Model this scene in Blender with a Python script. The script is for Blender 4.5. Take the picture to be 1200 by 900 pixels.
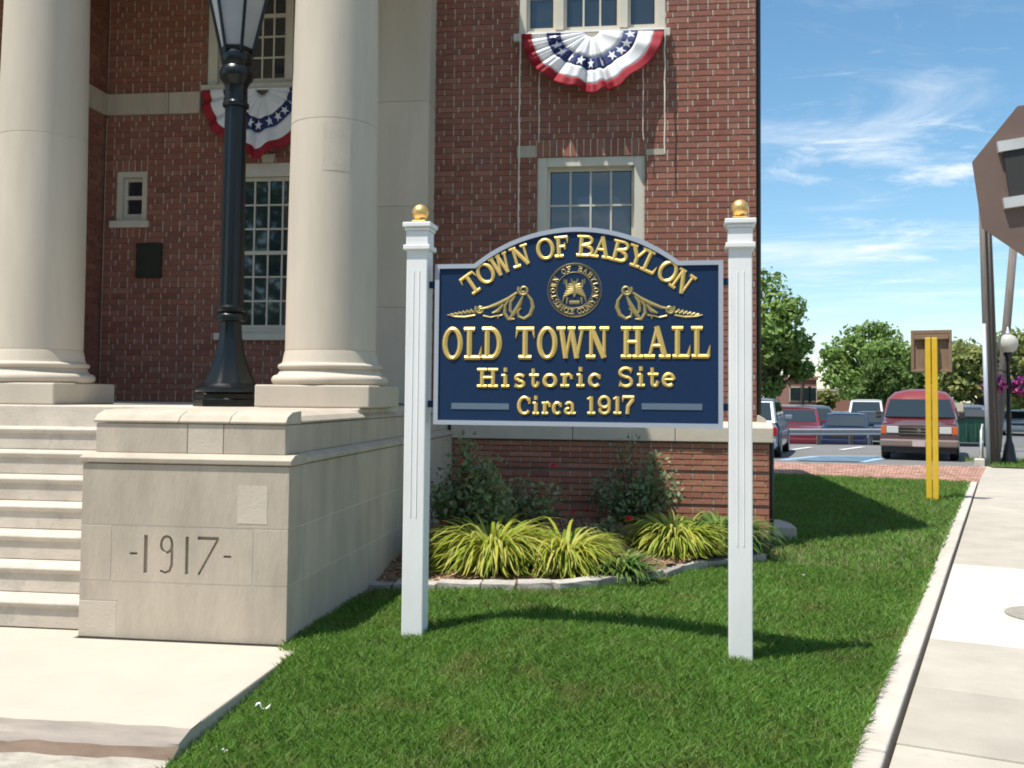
import bpy, bmesh, math, random
import numpy as np
from mathutils import Vector, Matrix, noise as mnoise
random.seed(11); rng = np.random.default_rng(5)
scene = bpy.context.scene
for o in list(bpy.data.objects): bpy.data.objects.remove(o)
col = scene.collection
R = math.radians
# ------------------------------------------------------------------ camera
EYE = 1.45; FPX = 1150.0; CX = 600.0; CY = 412.0
YAW = R(7.5); PITCH = math.atan(53/1150); ROLL = R(0.57)
CAM = Matrix.Rotation(YAW, 3, 'Z') @ Matrix.Rotation(math.pi/2+PITCH, 3, 'X') @ Matrix.Rotation(ROLL, 3, 'Z')
cd = bpy.data.cameras.new('camera'); cam = bpy.data.objects.new('camera', cd); col.objects.link(cam)
cam.matrix_world = Matrix.Translation((0, 0, EYE)) @ CAM.to_4x4()
cd.sensor_width = 36; cd.lens = 36*FPX/1200; cd.shift_y = -(450-CY)/1200
cd.clip_start = .05; cd.clip_end = 3000
scene.camera = cam
scene.cycles.filter_width = 1.9
scene.render.resolution_x = 1024; scene.render.resolution_y = 768
# ------------------------------------------------------------------ world and sun
SX, SY = .31, .27                                   # shadow offset per metre of height
EL = math.atan(1/math.hypot(SX, SY)); AZ = math.atan2(-SX, -SY)
w = bpy.data.worlds.new('World'); scene.world = w; w.use_nodes = True
nt = w.node_tree; nt.nodes.clear()
def N(t, **k):
    n = nt.nodes.new(t)
    for a, b in k.items(): setattr(n, a, b)
    return n
sky = N('ShaderNodeTexSky'); sky.sky_type = 'NISHITA'; sky.sun_disc = False
sky.sun_elevation = EL; sky.sun_rotation = AZ; sky.air_density = 1.0; sky.dust_density = .15; sky.ozone_density = 2.6
tc = N('ShaderNodeTexCoord'); sep = N('ShaderNodeSeparateXYZ'); nt.links.new(tc.outputs['Generated'], sep.inputs[0])
def Mth(op, a, b=None, clamp=False):
    n = N('ShaderNodeMath', operation=op); n.use_clamp = clamp
    for i, v in enumerate((a, b)):
        if v is None: continue
        if isinstance(v, (int, float)): n.inputs[i].default_value = v
        else: nt.links.new(v, n.inputs[i])
    return n.outputs[0]
zz = Mth('MAXIMUM', Mth('ADD', sep.outputs[2], .06), .02)
cmb = N('ShaderNodeCombineXYZ')
nt.links.new(Mth('DIVIDE', sep.outputs[0], zz), cmb.inputs[0]); nt.links.new(Mth('DIVIDE', sep.outputs[1], zz), cmb.inputs[1])
def cloud(scale, detail, rough, lo, hi, loc, sc, dist=0.):
    mp = N('ShaderNodeMapping'); mp.inputs['Location'].default_value = loc; mp.inputs['Scale'].default_value = sc
    mp.inputs['Rotation'].default_value = (0, 0, R(-14))
    nt.links.new(cmb.outputs[0], mp.inputs[0])
    no = N('ShaderNodeTexNoise'); no.inputs['Scale'].default_value = scale; no.inputs['Detail'].default_value = detail
    no.inputs['Roughness'].default_value = rough; no.inputs['Distortion'].default_value = dist
    nt.links.new(mp.outputs[0], no.inputs['Vector'])
    mr = N('ShaderNodeMapRange'); mr.interpolation_type = 'SMOOTHSTEP'
    mr.inputs[1].default_value = lo; mr.inputs[2].default_value = hi
    nt.links.new(no.outputs[0], mr.inputs[0]); return mr.outputs[0]
c1 = cloud(1.25, 8, .62, .43, .82, (2.3, 7.1, 0), (.6, 1.0, 1), .7)
c2 = cloud(2.4, 9, .66, .51, .74, (4.0, 1.2, 0), (.8, 1.0, 1), .4)
cm = Mth('ADD', Mth('MULTIPLY', c1, .75), Mth('MULTIPLY', c2, .6), True)
fade = N('ShaderNodeMapRange'); fade.inputs[1].default_value = .02; fade.inputs[2].default_value = .16
nt.links.new(sep.outputs[2], fade.inputs[0])
cm = Mth('MULTIPLY', cm, fade.outputs[0])
mix = N('ShaderNodeMixRGB'); nt.links.new(cm, mix.inputs[0]); hs_ = N('ShaderNodeHueSaturation'); hs_.inputs['Hue'].default_value = .487; hs_.inputs['Saturation'].default_value = 1.12; hs_.inputs['Value'].default_value = 1.12
nt.links.new(sky.outputs[0], hs_.inputs['Color']); nt.links.new(hs_.outputs[0], mix.inputs[1])
mix.inputs[2].default_value = (8.0, 8.2, 8.4, 1)
bg = N('ShaderNodeBackground'); bg.inputs[1].default_value = .105
out = N('ShaderNodeOutputWorld'); nt.links.new(mix.outputs[0], bg.inputs[0]); nt.links.new(bg.outputs[0], out.inputs[0])
sd = bpy.data.lights.new('sun', 'SUN'); sd.energy = 5.0; sd.angle = R(.5); sd.color = (1, .95, .87)
so = bpy.data.objects.new('sun', sd); col.objects.link(so)
so.rotation_euler = Vector((SX, SY, -1)).to_track_quat('-Z', 'Y').to_euler(); so.location = (-6, -4, 20)
vs = scene.view_settings; vs.view_transform = 'Standard'; vs.look = 'None'; vs.exposure = 0.50; vs.gamma = 1; vs.use_curve_mapping = False

# ------------------------------------------------------------------ pixel helpers (photo pixels, 1200x900)
def ray(px, py): return CAM @ Vector(((px-CX)/FPX, -(py-CY)/FPX, -1))
EYEV = Vector((0, 0, EYE))
def PZ(px, py, z=0.): v = ray(px, py); return EYEV + v*((z-EYE)/v.z)
def PY(px, py, y): v = ray(px, py); return EYEV + v*(y/v.y)
def PX(px, py, x): v = ray(px, py); return EYEV + v*(x/v.x)

# ------------------------------------------------------------------ materials
MATS = {}
def mat(name, c, rough=.8, metal=0., var=0., vscale=3., rand=0., bump=0., bscale=40., spec=.5, c2=None, stretch=(1, 1, 1), randcol=None,
        stain=None, coat=0., trans=0., alpha=1.):
    m = bpy.data.materials.new(name); m.use_nodes = True; t = m.node_tree; b = t.nodes['Principled BSDF']
    L = t.links.new
    b.inputs['Roughness'].default_value = rough; b.inputs['Metallic'].default_value = metal
    b.inputs['Specular IOR Level'].default_value = spec
    if coat: b.inputs['Coat Weight'].default_value = coat; b.inputs['Coat Roughness'].default_value = .05
    if alpha < 1: b.inputs['Alpha'].default_value = alpha
    geo = t.nodes.new('ShaderNodeNewGeometry')
    mp = t.nodes.new('ShaderNodeMapping'); mp.inputs['Scale'].default_value = stretch; L(geo.outputs['Position'], mp.inputs[0])
    def noise(sc, det=4., ro=.6):
        n = t.nodes.new('ShaderNodeTexNoise'); n.inputs['Scale'].default_value = sc; n.inputs['Detail'].default_value = det
        n.inputs['Roughness'].default_value = ro; L(mp.outputs[0], n.inputs['Vector']); return n.outputs[0]
    def mixc(f, a, bb, mode='MIX'):
        x = t.nodes.new('ShaderNodeMixRGB'); x.blend_type = mode
        for i, v in enumerate((f, a, bb)):
            if isinstance(v, tuple): x.inputs[i].default_value = (*v, 1)
            elif isinstance(v, (int, float)): x.inputs[i].default_value = v
            else: L(v, x.inputs[i])
        return x.outputs[0]
    cur = tuple(c)
    if rand or randcol:
        oi = t.nodes.new('ShaderNodeObjectInfo')
        a = t.nodes.new('ShaderNodeMath'); a.operation = 'ADD'; L(oi.outputs['Random'], a.inputs[0]); L(geo.outputs['Random Per Island'], a.inputs[1])
        fr = t.nodes.new('ShaderNodeMath'); fr.operation = 'FRACT'; L(a.outputs[0], fr.inputs[0]); f = fr.outputs[0]
        if randcol:
            cr = t.nodes.new('ShaderNodeValToRGB'); cr.color_ramp.interpolation = 'LINEAR'
            el = cr.color_ramp.elements
            while len(el) < len(randcol): el.new(.5)
            for i, q in enumerate(randcol): el[i].position = i/(len(randcol)-1); el[i].color = (*q, 1)
            L(f, cr.inputs[0]); cur = cr.outputs[0]
        else:
            cur = mixc(f, tuple(x*(1-rand) for x in c), tuple(min(1, x*(1+rand)) for x in c))
    if var:
        mr = t.nodes.new('ShaderNodeMapRange'); mr.inputs[1].default_value = .3; mr.inputs[2].default_value = .7
        L(noise(vscale, 6), mr.inputs[0])
        lo = mixc(1., cur, (1-var,)*3, 'MULTIPLY') if c2 is None else c2
        cur = mixc(mr.outputs[0], lo, cur)
    if stain:
        scol, ssc, lo, hi = stain
        mr = t.nodes.new('ShaderNodeMapRange'); mr.inputs[1].default_value = lo; mr.inputs[2].default_value = hi
        L(noise(ssc, 8, .7), mr.inputs[0]); cur = mixc(mr.outputs[0], cur, scol)
    if isinstance(cur, tuple): b.inputs['Base Color'].default_value = (*cur, 1)
    else: L(cur, b.inputs['Base Color'])
    if bump:
        bp = t.nodes.new('ShaderNodeBump'); bp.inputs['Strength'].default_value = bump; bp.inputs['Distance'].default_value = .01
        L(noise(bscale, 6, .7), bp.inputs['Height']); L(bp.outputs[0], b.inputs['Normal'])
    if trans:
        tr = t.nodes.new('ShaderNodeBsdfTranslucent'); mx = t.nodes.new('ShaderNodeMixShader'); mx.inputs[0].default_value = trans
        if isinstance(cur, tuple): tr.inputs[0].default_value = (*cur, 1)
        else: L(cur, tr.inputs[0])
        L(b.outputs[0], mx.inputs[1]); L(tr.outputs[0], mx.inputs[2]); L(mx.outputs[0], t.nodes['Material Output'].inputs[0])
    MATS[name] = m; return m
mat('limestone', (.50, .43, .34), .85, var=.24, vscale=5, rand=.06, bump=.35, bscale=60, stretch=(1, 1, .28), stain=((.33, .285, .23), 4, .55, .8))
mat('limestone_pale', (.56, .49, .395), .85, var=.12, vscale=5, bump=.3, bscale=60)
mat('column_stone', (.56, .49, .395), .85, var=.16, vscale=3.5, bump=.25, bscale=80, rand=.04, stretch=(1, 1, .16), stain=((.42, .37, .30), 2.5, .56, .85))
mat('joint', (.66, .61, .53), .95)
mat('core', (.22, .19, .16), .95)
mat('step_stone', (.56, .5, .42), .85, var=.2, vscale=6, rand=.08, bump=.4, bscale=70, stain=((.36, .33, .29), 5, .55, .75))
mat('path_concrete', (.47, .415, .34), .9, var=.10, vscale=2.5, bump=.3, bscale=90)
mat('path_stained', (.33, .285, .24), .9, var=.35, vscale=5, bump=.5, bscale=50, stain=((.46, .41, .34), 3, .55, .75), stretch=(.5, 2.4, 2.4))
mat('path_rust', (.20, .14, .10), .95, var=.4, vscale=6, bump=.5, bscale=40, stretch=(.6, 2, 2))
mat('path_rubble', (.47, .43, .36), .95, var=.45, vscale=7, bump=.8, bscale=35, stretch=(1, 2, 2))
mat('walk_old', (.44, .40, .335), .9, var=.2, vscale=2.4, rand=.08, bump=.5, bscale=90, stain=((.30, .27, .225), 3.2, .58, .8))
mat('walk_new', (.53, .50, .44), .9, var=.07, vscale=2, bump=.2, bscale=90)
mat('kerb', (.52, .47, .41), .9, var=.2, vscale=4, bump=.4, bscale=60, rand=.08)
mat('gap_soil', (.05, .04, .035), 1.)
mat('brick', (.27, .1, .07), .9, randcol=[(.24, .092, .064), (.31, .12, .08), (.27, .105, .074), (.35, .14, .092), (.29, .114, .08), (.37, .165, .115), (.25, .105, .08)],
    var=.3, vscale=30, bump=.35, bscale=120)
mat('brick_base', (.27, .1, .07), .9, randcol=[(.30, .12, .08), (.43, .175, .105), (.37, .145, .095), (.48, .215, .13), (.39, .16, .11)], var=.3, vscale=30, bump=.4, bscale=120)
mat('mortar', (.27, .19, .15), .95, var=.3, vscale=8)
mat('head_joint', (.66, .58, .46), .95, var=.35, vscale=12)
mat('white_paint', (.78, .78, .77), .5, var=.10, vscale=7, bump=.12, bscale=30, stretch=(1, 1, .3))
mat('trim_paint', (.60, .56, .47), .6, var=.1, vscale=6, bump=.08)
mat('glass', (.02, .028, .038), .03, spec=.9, coat=.5)
mat('curtain', (.30, .31, .32), .9, var=.3, vscale=4, stretch=(6, 1, 1))
mat('room_dark', (.02, .02, .022), .9)
mat('black_iron', (.005, .007, .008), .28, spec=.4, var=.3, vscale=8, bump=.1, bscale=50)
mat('lamp_glass', (.50, .52, .54), .35, trans=.35, var=.15, vscale=4)
mat('sign_blue', (.006, .027, .078), .5, spec=.25, var=.15, vscale=60)
mat('sign_border', (.34, .38, .44), .45)
mat('sign_rule', (.105, .15, .20), .5)
mat('gold', (.80, .56, .18), .42, metal=.7, spec=.6, bump=.06, bscale=200)
mat('gold_ball', (.80, .50, .18), .38, metal=.8)
mat('gold_dull', (.34, .27, .10), .45, metal=.4)
mat('letter_black', (.006, .006, .008), .6)
mat('flag_red', (.32, .012, .024), .75, trans=.12)
mat('flag_white', (.80, .80, .82), .75, trans=.15)
mat('flag_blue', (.018, .03, .13), .75, trans=.1)
mat('rope', (.68, .63, .54), .9)
mat('bronze', (.035, .035, .025), .5, metal=.5, bump=.6, bscale=90)
mat('soil_lawn', (.06, .085, .025), 1., var=.5, vscale=5, c2=(.12, .09, .045))
mat('grass', (.06, .13, .025), .55, randcol=[(.105, .22, .034), (.17, .345, .052), (.135, .285, .042), (.22, .40, .075), (.18, .365, .058), (.28, .38, .12)],
    var=.28, vscale=1.1, trans=.45, spec=.3, stain=((.26, .24, .09), 1.9, .52, .74))
mat('mulch', (.27, .165, .10), 1., var=.45, vscale=30, bump=1., bscale=60)
mat('mulch_chip', (.22, .13, .075), .95, randcol=[(.15, .085, .05), (.32, .20, .12), (.45, .31, .19), (.24, .14, .085)])
mat('edge_stone', (.43, .40, .36), .9, rand=.25, var=.35, vscale=14, bump=.8, bscale=45)
mat('variegated', (.3, .4, .06), .5, randcol=[(.09, .20, .025), (.40, .45, .05), (.52, .50, .10), (.20, .32, .035), (.60, .56, .17), (.32, .42, .045)], trans=.45, spec=.3)
mat('green_blade', (.1, .2, .05), .5, randcol=[(.04, .12, .02), (.11, .21, .05), (.20, .28, .07), (.07, .16, .03)], trans=.35, spec=.3)
mat('rose_leaf', (.06, .1, .04), .5, randcol=[(.12, .19, .08), (.19, .27, .115), (.27, .34, .18), (.21, .29, .13), (.33, .38, .23)], trans=.35, spec=.35)
mat('dry_leaf', (.2, .12, .07), .8, randcol=[(.18, .09, .05), (.28, .17, .10), (.13, .07, .05)], trans=.2)
mat('rose_red', (.55, .012, .03), .6, trans=.2)
mat('rose_pink', (.60, .06, .14), .6, trans=.2)
mat('stem', (.07, .06, .03), .9)
mat('asphalt', (.17, .165, .16), .9, var=.2, vscale=.8, bump=.3, bscale=60)
mat('asphalt_far', (.14, .14, .14), .9, var=.2, vscale=.5)
mat('blue_line', (.25, .42, .58), .7, var=.2, vscale=3)
mat('white_line', (.7, .7, .68), .7, var=.2, vscale=4)
mat('paver', (.40, .215, .155), .9, rand=.25, var=.2, vscale=3, bump=.3)
mat('terrain', (.10, .11, .06), 1., var=.4, vscale=.2)
mat('yellow_paint', (.72, .47, .03), .5, var=.12, vscale=8)
mat('bare_wood', (.27, .18, .115), .85, var=.3, vscale=5, stretch=(6, 1, 1), bump=.2)
mat('brown_metal', (.16, .105, .085), .6, var=.15, vscale=5)
mat('galv', (.62, .62, .60), .5, metal=.3, var=.2, vscale=9)
mat('dark_metal', (.03, .028, .026), .6)
mat('pole_wood', (.20, .17, .15), .95, var=.4, vscale=4, stretch=(8, 8, .4), bump=.5, bscale=20)
mat('conduit', (.42, .46, .52), .5, metal=.2)
mat('globe', (.62, .62, .55), .25, trans=.3)
mat('petunia', (.4, .05, .2), .7, randcol=[(.45, .03, .18), (.18, .03, .25), (.60, .10, .25), (.10, .03, .18), (.06, .12, .03)], trans=.2)
mat('tyre', (.012, .012, .013), .85)
mat('rim', (.35, .35, .36), .35, metal=.8)
mat('car_glass', (.02, .03, .035), .06, spec=.8)
mat('maroon', (.12, .013, .018), .25, coat=.8)
mat('maroon_top', (.20, .03, .028), .3, coat=.5)
mat('clad_grey', (.095, .06, .065), .4, var=.1, vscale=5)
mat('bumper', (.24, .19, .165), .35, metal=.3)
mat('chrome', (.6, .6, .6), .15, metal=1.)
mat('amber', (.55, .12, .03), .3)
mat('lens', (.55, .56, .55), .15, spec=.8)
mat('tail_red', (.4, .01, .01), .25)
mat('plate', (.55, .45, .43), .5, var=.2, vscale=30)
mat('silver_blue', (.28, .33, .40), .28, metal=.35, coat=.6)
mat('red_car', (.15, .02, .032), .25, coat=.7)
mat('navy_car', (.014, .022, .055), .22, coat=.8)
mat('dark_car', (.03, .03, .05), .22, coat=.8)
mat('grey_car', (.16, .18, .22), .25, metal=.3, coat=.6)
mat('white_car', (.5, .5, .5), .3, coat=.5)
mat('rail_metal', (.36, .39, .42), .5, metal=.4, var=.15, vscale=3)
mat('dumpster', (.02, .10, .065), .5, var=.25, vscale=3)
mat('bark', (.08, .06, .045), .95, var=.4, vscale=8, bump=.6)
for nm, a in (('leaf_dark', [(.06, .11, .025), (.10, .165, .04), (.14, .21, .055), (.08, .135, .03)]),
              ('leaf_mid', [(.10, .17, .035), (.17, .265, .06), (.23, .33, .09), (.13, .215, .045)]),
              ('leaf_olive', [(.13, .16, .04), (.20, .23, .065), (.26, .28, .095), (.15, .18, .05)])):
    mat(nm, a[0], .6, randcol=a, trans=.3, spec=.25)
mat('far_brick', (.30, .13, .10), .9, var=.2, vscale=2)
mat('far_roof', (.33, .16, .12), .9)
mat('far_cream', (.55, .47, .36), .9, var=.1)
mat('far_dark', (.04, .035, .035), .8)
mat('sign_red', (.35, .02, .02), .4)
mat('litter', (.8, .8, .8), .8)
mat('iron_cover', (.33, .30, .25), .8, var=.3, vscale=20, bump=.4)
mat('wire', (.02, .02, .02), .7)

# ------------------------------------------------------------------ mesh builder
WM = {}
class MB:
    def __init__(s): s.v = []; s.f = []; s.m = []
    def add(s, vs, fs, m=0):
        b = len(s.v); s.v += [tuple(x) for x in vs]; s.f += [tuple(i+b for i in f) for f in fs]; s.m += [m]*len(fs); return s
    def box(s, x0, x1, y0, y1, z0, z1, m=0):
        return s.add([(x0, y0, z0), (x1, y0, z0), (x1, y1, z0), (x0, y1, z0), (x0, y0, z1), (x1, y0, z1), (x1, y1, z1), (x0, y1, z1)],
                     [(3, 2, 1, 0), (4, 5, 6, 7), (0, 1, 5, 4), (1, 2, 6, 5), (2, 3, 7, 6), (3, 0, 4, 7)], m)
    def prism(s, poly, a0, a1, axis='y', m=0):
        n = len(poly)
        def P(p, a): return (p[0], a, p[1]) if axis == 'y' else ((a, p[0], p[1]) if axis == 'x' else (p[0], p[1], a))
        vs = [P(p, a0) for p in poly]+[P(p, a1) for p in poly]
        fs = [tuple(range(n)), tuple(range(2*n-1, n-1, -1))]+[(i, i+n, (i+1) % n+n, (i+1) % n) for i in range(n)]
        return s.add(vs, fs, m)
    def lathe(s, prof, n=24, c=(0, 0, 0), m=0, ph=0., sq=None):
        vs = []
        for (r, z) in prof:
            for i in range(n):
                a = ph+2*math.pi*i/n; vs.append((c[0]+r*math.cos(a), c[1]+r*math.sin(a), c[2]+z))
        fs = []
        for k in range(len(prof)-1):
            for i in range(n):
                j = (i+1) % n; fs.append((k*n+i, k*n+j, (k+1)*n+j, (k+1)*n+i))
        fs.append(tuple(range(n-1, -1, -1))); fs.append(tuple(range((len(prof)-1)*n, len(prof)*n)))
        return s.add(vs, fs, m)
    def tube(s, pts, r, n=6, m=0):
        pts = [Vector(p) for p in pts]; rs = r if isinstance(r, (list, tuple)) else [r]*len(pts); vs = []
        for i, p in enumerate(pts):
            t = (pts[min(i+1, len(pts)-1)]-pts[max(i-1, 0)]).normalized()
            u = t.cross(Vector((0, 0, 1)) if abs(t.z) < .9 else Vector((1, 0, 0))).normalized(); v = t.cross(u)
            for k in range(n):
                a = 2*math.pi*k/n; vs.append(p+u*(math.cos(a)*rs[i])+v*(math.sin(a)*rs[i]))
        fs = [(i*n+k, i*n+(k+1) % n, (i+1)*n+(k+1) % n, (i+1)*n+k) for i in range(len(pts)-1) for k in range(n)]
        fs += [tuple(range(n-1, -1, -1)), tuple(range((len(pts)-1)*n, len(pts)*n))]
        return s.add(vs, fs, m)
    def loft(s, secs, m=0, caps=True):
        n = len(secs[0]); vs = [p for q in secs for p in q]
        fs = [(i*n+k, i*n+(k+1) % n, (i+1)*n+(k+1) % n, (i+1)*n+k) for i in range(len(secs)-1) for k in range(n)]
        if caps: fs += [tuple(range(n-1, -1, -1)), tuple(range((len(secs)-1)*n, len(secs)*n))]
        return s.add(vs, fs, m)
    def build(s, name, mt, parent=None, local=False, smooth=False, bevel=0., fix=True, auto=None):
        me = bpy.data.meshes.new(name); me.from_pydata(s.v, [], s.f)
        ms = mt if isinstance(mt, (list, tuple)) else [mt]
        for q in ms: me.materials.append(MATS[q])
        if len(ms) > 1: me.polygons.foreach_set('material_index', s.m)
        if fix:
            bm = bmesh.new(); bm.from_mesh(me); bmesh.ops.recalc_face_normals(bm, faces=bm.faces); bm.to_mesh(me); bm.free()
        if smooth: me.polygons.foreach_set('use_smooth', [True]*len(me.polygons))
        if auto: me.set_sharp_from_angle(angle=R(auto))
        return link(name, me, parent, local, bevel)
def link(name, me, parent=None, local=False, bevel=0.):
    o = bpy.data.objects.new(name, me); col.objects.link(o)
    M = Matrix.Identity(4)
    if parent is not None:
        o.parent = parent
        if local: M = WM[parent.name].copy()
        else: o.matrix_parent_inverse = WM[parent.name].inverted()
    WM[o.name] = M
    if bevel:
        b = o.modifiers.new('bevel', 'BEVEL'); b.width = bevel; b.segments = 2; b.limit_method = 'ANGLE'; b.angle_limit = R(40)
    return o
def thing(name, label, cat, loc=(0, 0, 0), rz=0., group=None):
    o = bpy.data.objects.new(name, None); col.objects.link(o); o.empty_display_size = .2
    o.location = loc; o.rotation_euler = (0, 0, rz)
    WM[o.name] = Matrix.Translation(loc) @ Matrix.Rotation(rz, 4, 'Z')
    return tag(o, label, cat, group)
def tag(o, label, cat=None, group=None, kind=None):
    if label: o['label'] = label
    if cat: o['category'] = cat
    if group: o['group'] = group
    if kind: o['kind'] = kind
    return o
def struct(o): o['kind'] = 'structure'; return o
def stuff(o): o['kind'] = 'stuff'; return o
def tri_mesh(name, V, F, mt, parent=None, local=False):
    me = bpy.data.meshes.new(name); me.vertices.add(len(V)); me.vertices.foreach_set('co', np.asarray(V, np.float32).ravel())
    F = np.asarray(F, np.int32); k = F.shape[1]
    me.loops.add(F.size); me.loops.foreach_set('vertex_index', F.ravel()); me.polygons.add(len(F))
    me.polygons.foreach_set('loop_start', np.arange(0, F.size, k, dtype=np.int32)); me.update(calc_edges=True)
    me.materials.append(MATS[mt]); return link(name, me, parent, local)

# ================================================================== THE GROUND
def lawn_z(x, y):
    x = np.asarray(x, float); y = np.asarray(y, float)
    wx = np.where(x < -.4, 2.3, 1.45); wy = np.where(y < 5.9, 1.25, 2.2)
    return -.10+.175*np.exp(-((x+.4)/wx)**2-((y-5.9)/wy)**2)
g = MB(); g.add([(-1500, -1500, -.75), (1500, -1500, -.75), (1500, 1500, -.75), (-1500, 1500, -.75)], [(0, 1, 2, 3)])
struct(g.build('ground', 'terrain', fix=False))
# sidewalk frame
SO = Vector((1.015, 4.444, 0)); SPH = math.atan2(6.22, 17.92); SU = Vector((math.sin(SPH), math.cos(SPH), 0)); SV = Vector((math.cos(SPH), -math.sin(SPH), 0))
def SW(u, v, z): p = SO+SU*u+SV*v; return (p.x, p.y, z)
# front pavement (where the photographer stands)
g = MB()
for i in range(9):
    g.box(-11+i*1.5, -11+i*1.5+1.494, -2.2, .62, -.6, -.128+.002*(i % 2)); g.box(-11+i*1.5, -11+i*1.5+1.494, .626, 3.36, -.6, -.13+.002*((i+1) % 2))
struct(g.build('pavement', 'walk_old'))
g = MB(); g.box(-40, 40, -12, -2.4, -.7, -.27); struct(g.build('road', 'asphalt'))
g = MB(); g.box(-40, 40, -2.39, -2.21, -.7, -.12); struct(g.build('kerb', 'kerb', bevel=.02))
# sidewalk of separate slabs
side = MB().add([SW(-1.2, .03, -.2), SW(21.6, .03, -.2), SW(21.6, 3.4, -.2), SW(-1.2, 3.4, -.2)], [(0, 3, 2, 1)]).build('sidewalk', 'gap_soil', fix=False); struct(side)
jt = [-1.2, .36, 1.39, 2.6, 5.96, 9.48, 11.1, 12.7, 14.3, 15.9, 17.5, 19.1, 21.5]
for i in range(len(jt)-1):
    a, b = jt[i]+.006, jt[i+1]-.006
    new = (i == 3)
    for (v0, v1) in ((.036, 1.70), (1.712, 3.38)):
        dz = random.uniform(-.004, .004)
        p = [SW(a, v0, 0), SW(b, v0, 0), SW(b, v1, 0), SW(a, v1, 0)]
        m = MB(); m.add([(q[0], q[1], -.22) for q in p]+[(q[0], q[1], -.12+dz+(.003 if new else 0)) for q in p],
                        [(0, 1, 2, 3), (7, 6, 5, 4)]+[(k, k+4, (k+1) % 4+4, (k+1) % 4) for k in range(4)])
        m.build('slab', 'walk_new' if new else 'walk_old', side, bevel=.008)
# edging strip between lawn and sidewalk
ks = MB().add([SW(-1.2, -.11, -.25), SW(16.6, -.15, -.25), SW(16.6, .02, -.25), SW(-1.2, .02, -.25)], [(0, 3, 2, 1)]).build('edging_strip', 'gap_soil', fix=False); struct(ks)
u = -1.2
while u < 16.5:
    l = random.uniform(1.3, 1.75); b = min(u+l, 16.55); w0 = -.115+random.uniform(-.01, .01)-.002*u; z = -.102+random.uniform(-.005, .005)
    p = [SW(u, w0, 0), SW(b-.006, w0, 0), SW(b-.006, .012, 0), SW(u, .012, 0)]
    m = MB(); m.add([(q[0], q[1], -.3) for q in p]+[(q[0], q[1], z) for q in p], [(0, 1, 2, 3), (7, 6, 5, 4)]+[(k, k+4, (k+1) % 4+4, (k+1) % 4) for k in range(4)])
    m.build('kerbstone', 'kerb', ks, bevel=.012); u = b
cv = MB().lathe([(.30, 0), (.30, .012), (.285, .016), (.27, .012), (.02, .012)], 40, SW(3.75, .78, -.1185)); tag(cv.build('access_cover', 'iron_cover', auto=30),
    'round cover set into the brighter new slab of the sidewalk', 'cover')
# entrance path slab with broken, stained front edge
m = MB(); m.box(-7.6, -1.93, 4.22, 5.50, -.4, 0.0); m.box(-7.6, -3.33, 5.501, 5.68, -.4, -.001); path = struct(m.build('entrance_path', 'path_concrete', bevel=.01))
nx = 90
def edge(k, x):
    e = .055*mnoise.noise((x*1.7, 0, 1))+.02*mnoise.noise((x*6, 0, 4)); e2 = .05*mnoise.noise((x*2.3, 5, 2))+.02*mnoise.noise((x*9, 3, 1))
    return [(4.2195, -.4), (4.2195, -.0005), (4.13+e*.8, -.004), (4.12+e*.8, -.006), (4.02+e, -.03), (3.985+e2, -.045), (3.975+e2, -.05), (3.93+e2, -.072), (3.925+e2, -.076), (3.80+e, -.095), (3.62, -.118), (3.62, -.4)][k]
def strip(k0, k1, mt):
    m = MB(); ks = list(range(k0, k1+1)); vs = []
    for i in range(nx+1):
        x = -7.6+i*(7.6-1.932)/nx
        for k in ks: y, z = edge(k, x); vs.append((x, y, z+(.012*mnoise.noise((x*8, y*8, 0)) if k > 3 and k < 10 else 0)))
    c = len(ks); m.add(vs, [(i*c+k, (i+1)*c+k, (i+1)*c+k+1, i*c+k+1) for i in range(nx) for k in range(c-1)])
    m.build('broken_edge', mt, path, smooth=True, auto=50)
strip(0, 2, 'path_concrete'); strip(2, 5, 'path_stained'); strip(5, 8, 'path_rust'); strip(8, 11, 'path_rubble')
m = MB(); vs = []
for i in range(2):
    for k in range(1, 12): y, z = edge(k, -1.932); vs.append((-1.9318, y, z) if i == 0 else (-1.9318, y, -.4))
m.add(vs, [(k, k+1, k+12, k+11) for k in range(10)]); m.build('edge_side', 'path_concrete', path)
# lawn soil sheet + grass blades
poly = [(-1.92, 3.37), (.5, 3.37)]+[tuple((SO+SU*u-SV*.1)[:2]) for u in (-1.1, 0, 4, 8, 12, 16.4)]+[(2.65, 21.1), (1.36, 21.3), (1.36, 10.5), (-2.03, 10.5), (-2.03, 5.4), (-1.92, 5.4)]
def inside(X, Y, P):
    r = np.zeros(len(X), bool); j = len(P)-1
    for i in range(len(P)):
        xi, yi = P[i]; xj, yj = P[j]
        c = ((yi > Y) != (yj > Y)) & (X < (xj-xi)*(Y-yi)/(yj-yi+1e-12)+xi); r ^= c; j = i
    return r
xs = np.arange(-2.4, 6.6, .15); ys = np.arange(3.0, 21.6, .15); gx, gy = np.meshgrid(xs, ys); gz = lawn_z(gx, gy)-.012
sv_ = (gx-SO.x)*SV.x+(gy-SO.y)*SV.y; gz = np.where(sv_ > -.125, -.24, gz)
V = np.stack([gx.ravel(), gy.ravel(), gz.ravel()], 1); nxg = len(xs)
F = []
cxs = (gx[:-1, :-1]+.075).ravel(); cys = (gy[:-1, :-1]+.075).ravel(); keep = inside(cxs, cys, poly)
base = np.array([(j*nxg+i) for j in range(len(ys)-1) for i in range(nxg-1)])[keep]
F = np.stack([base, base+1, base+nxg+1, base+nxg], 1)
struct(tri_mesh('lawn', V, F, 'soil_lawn'))
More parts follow.
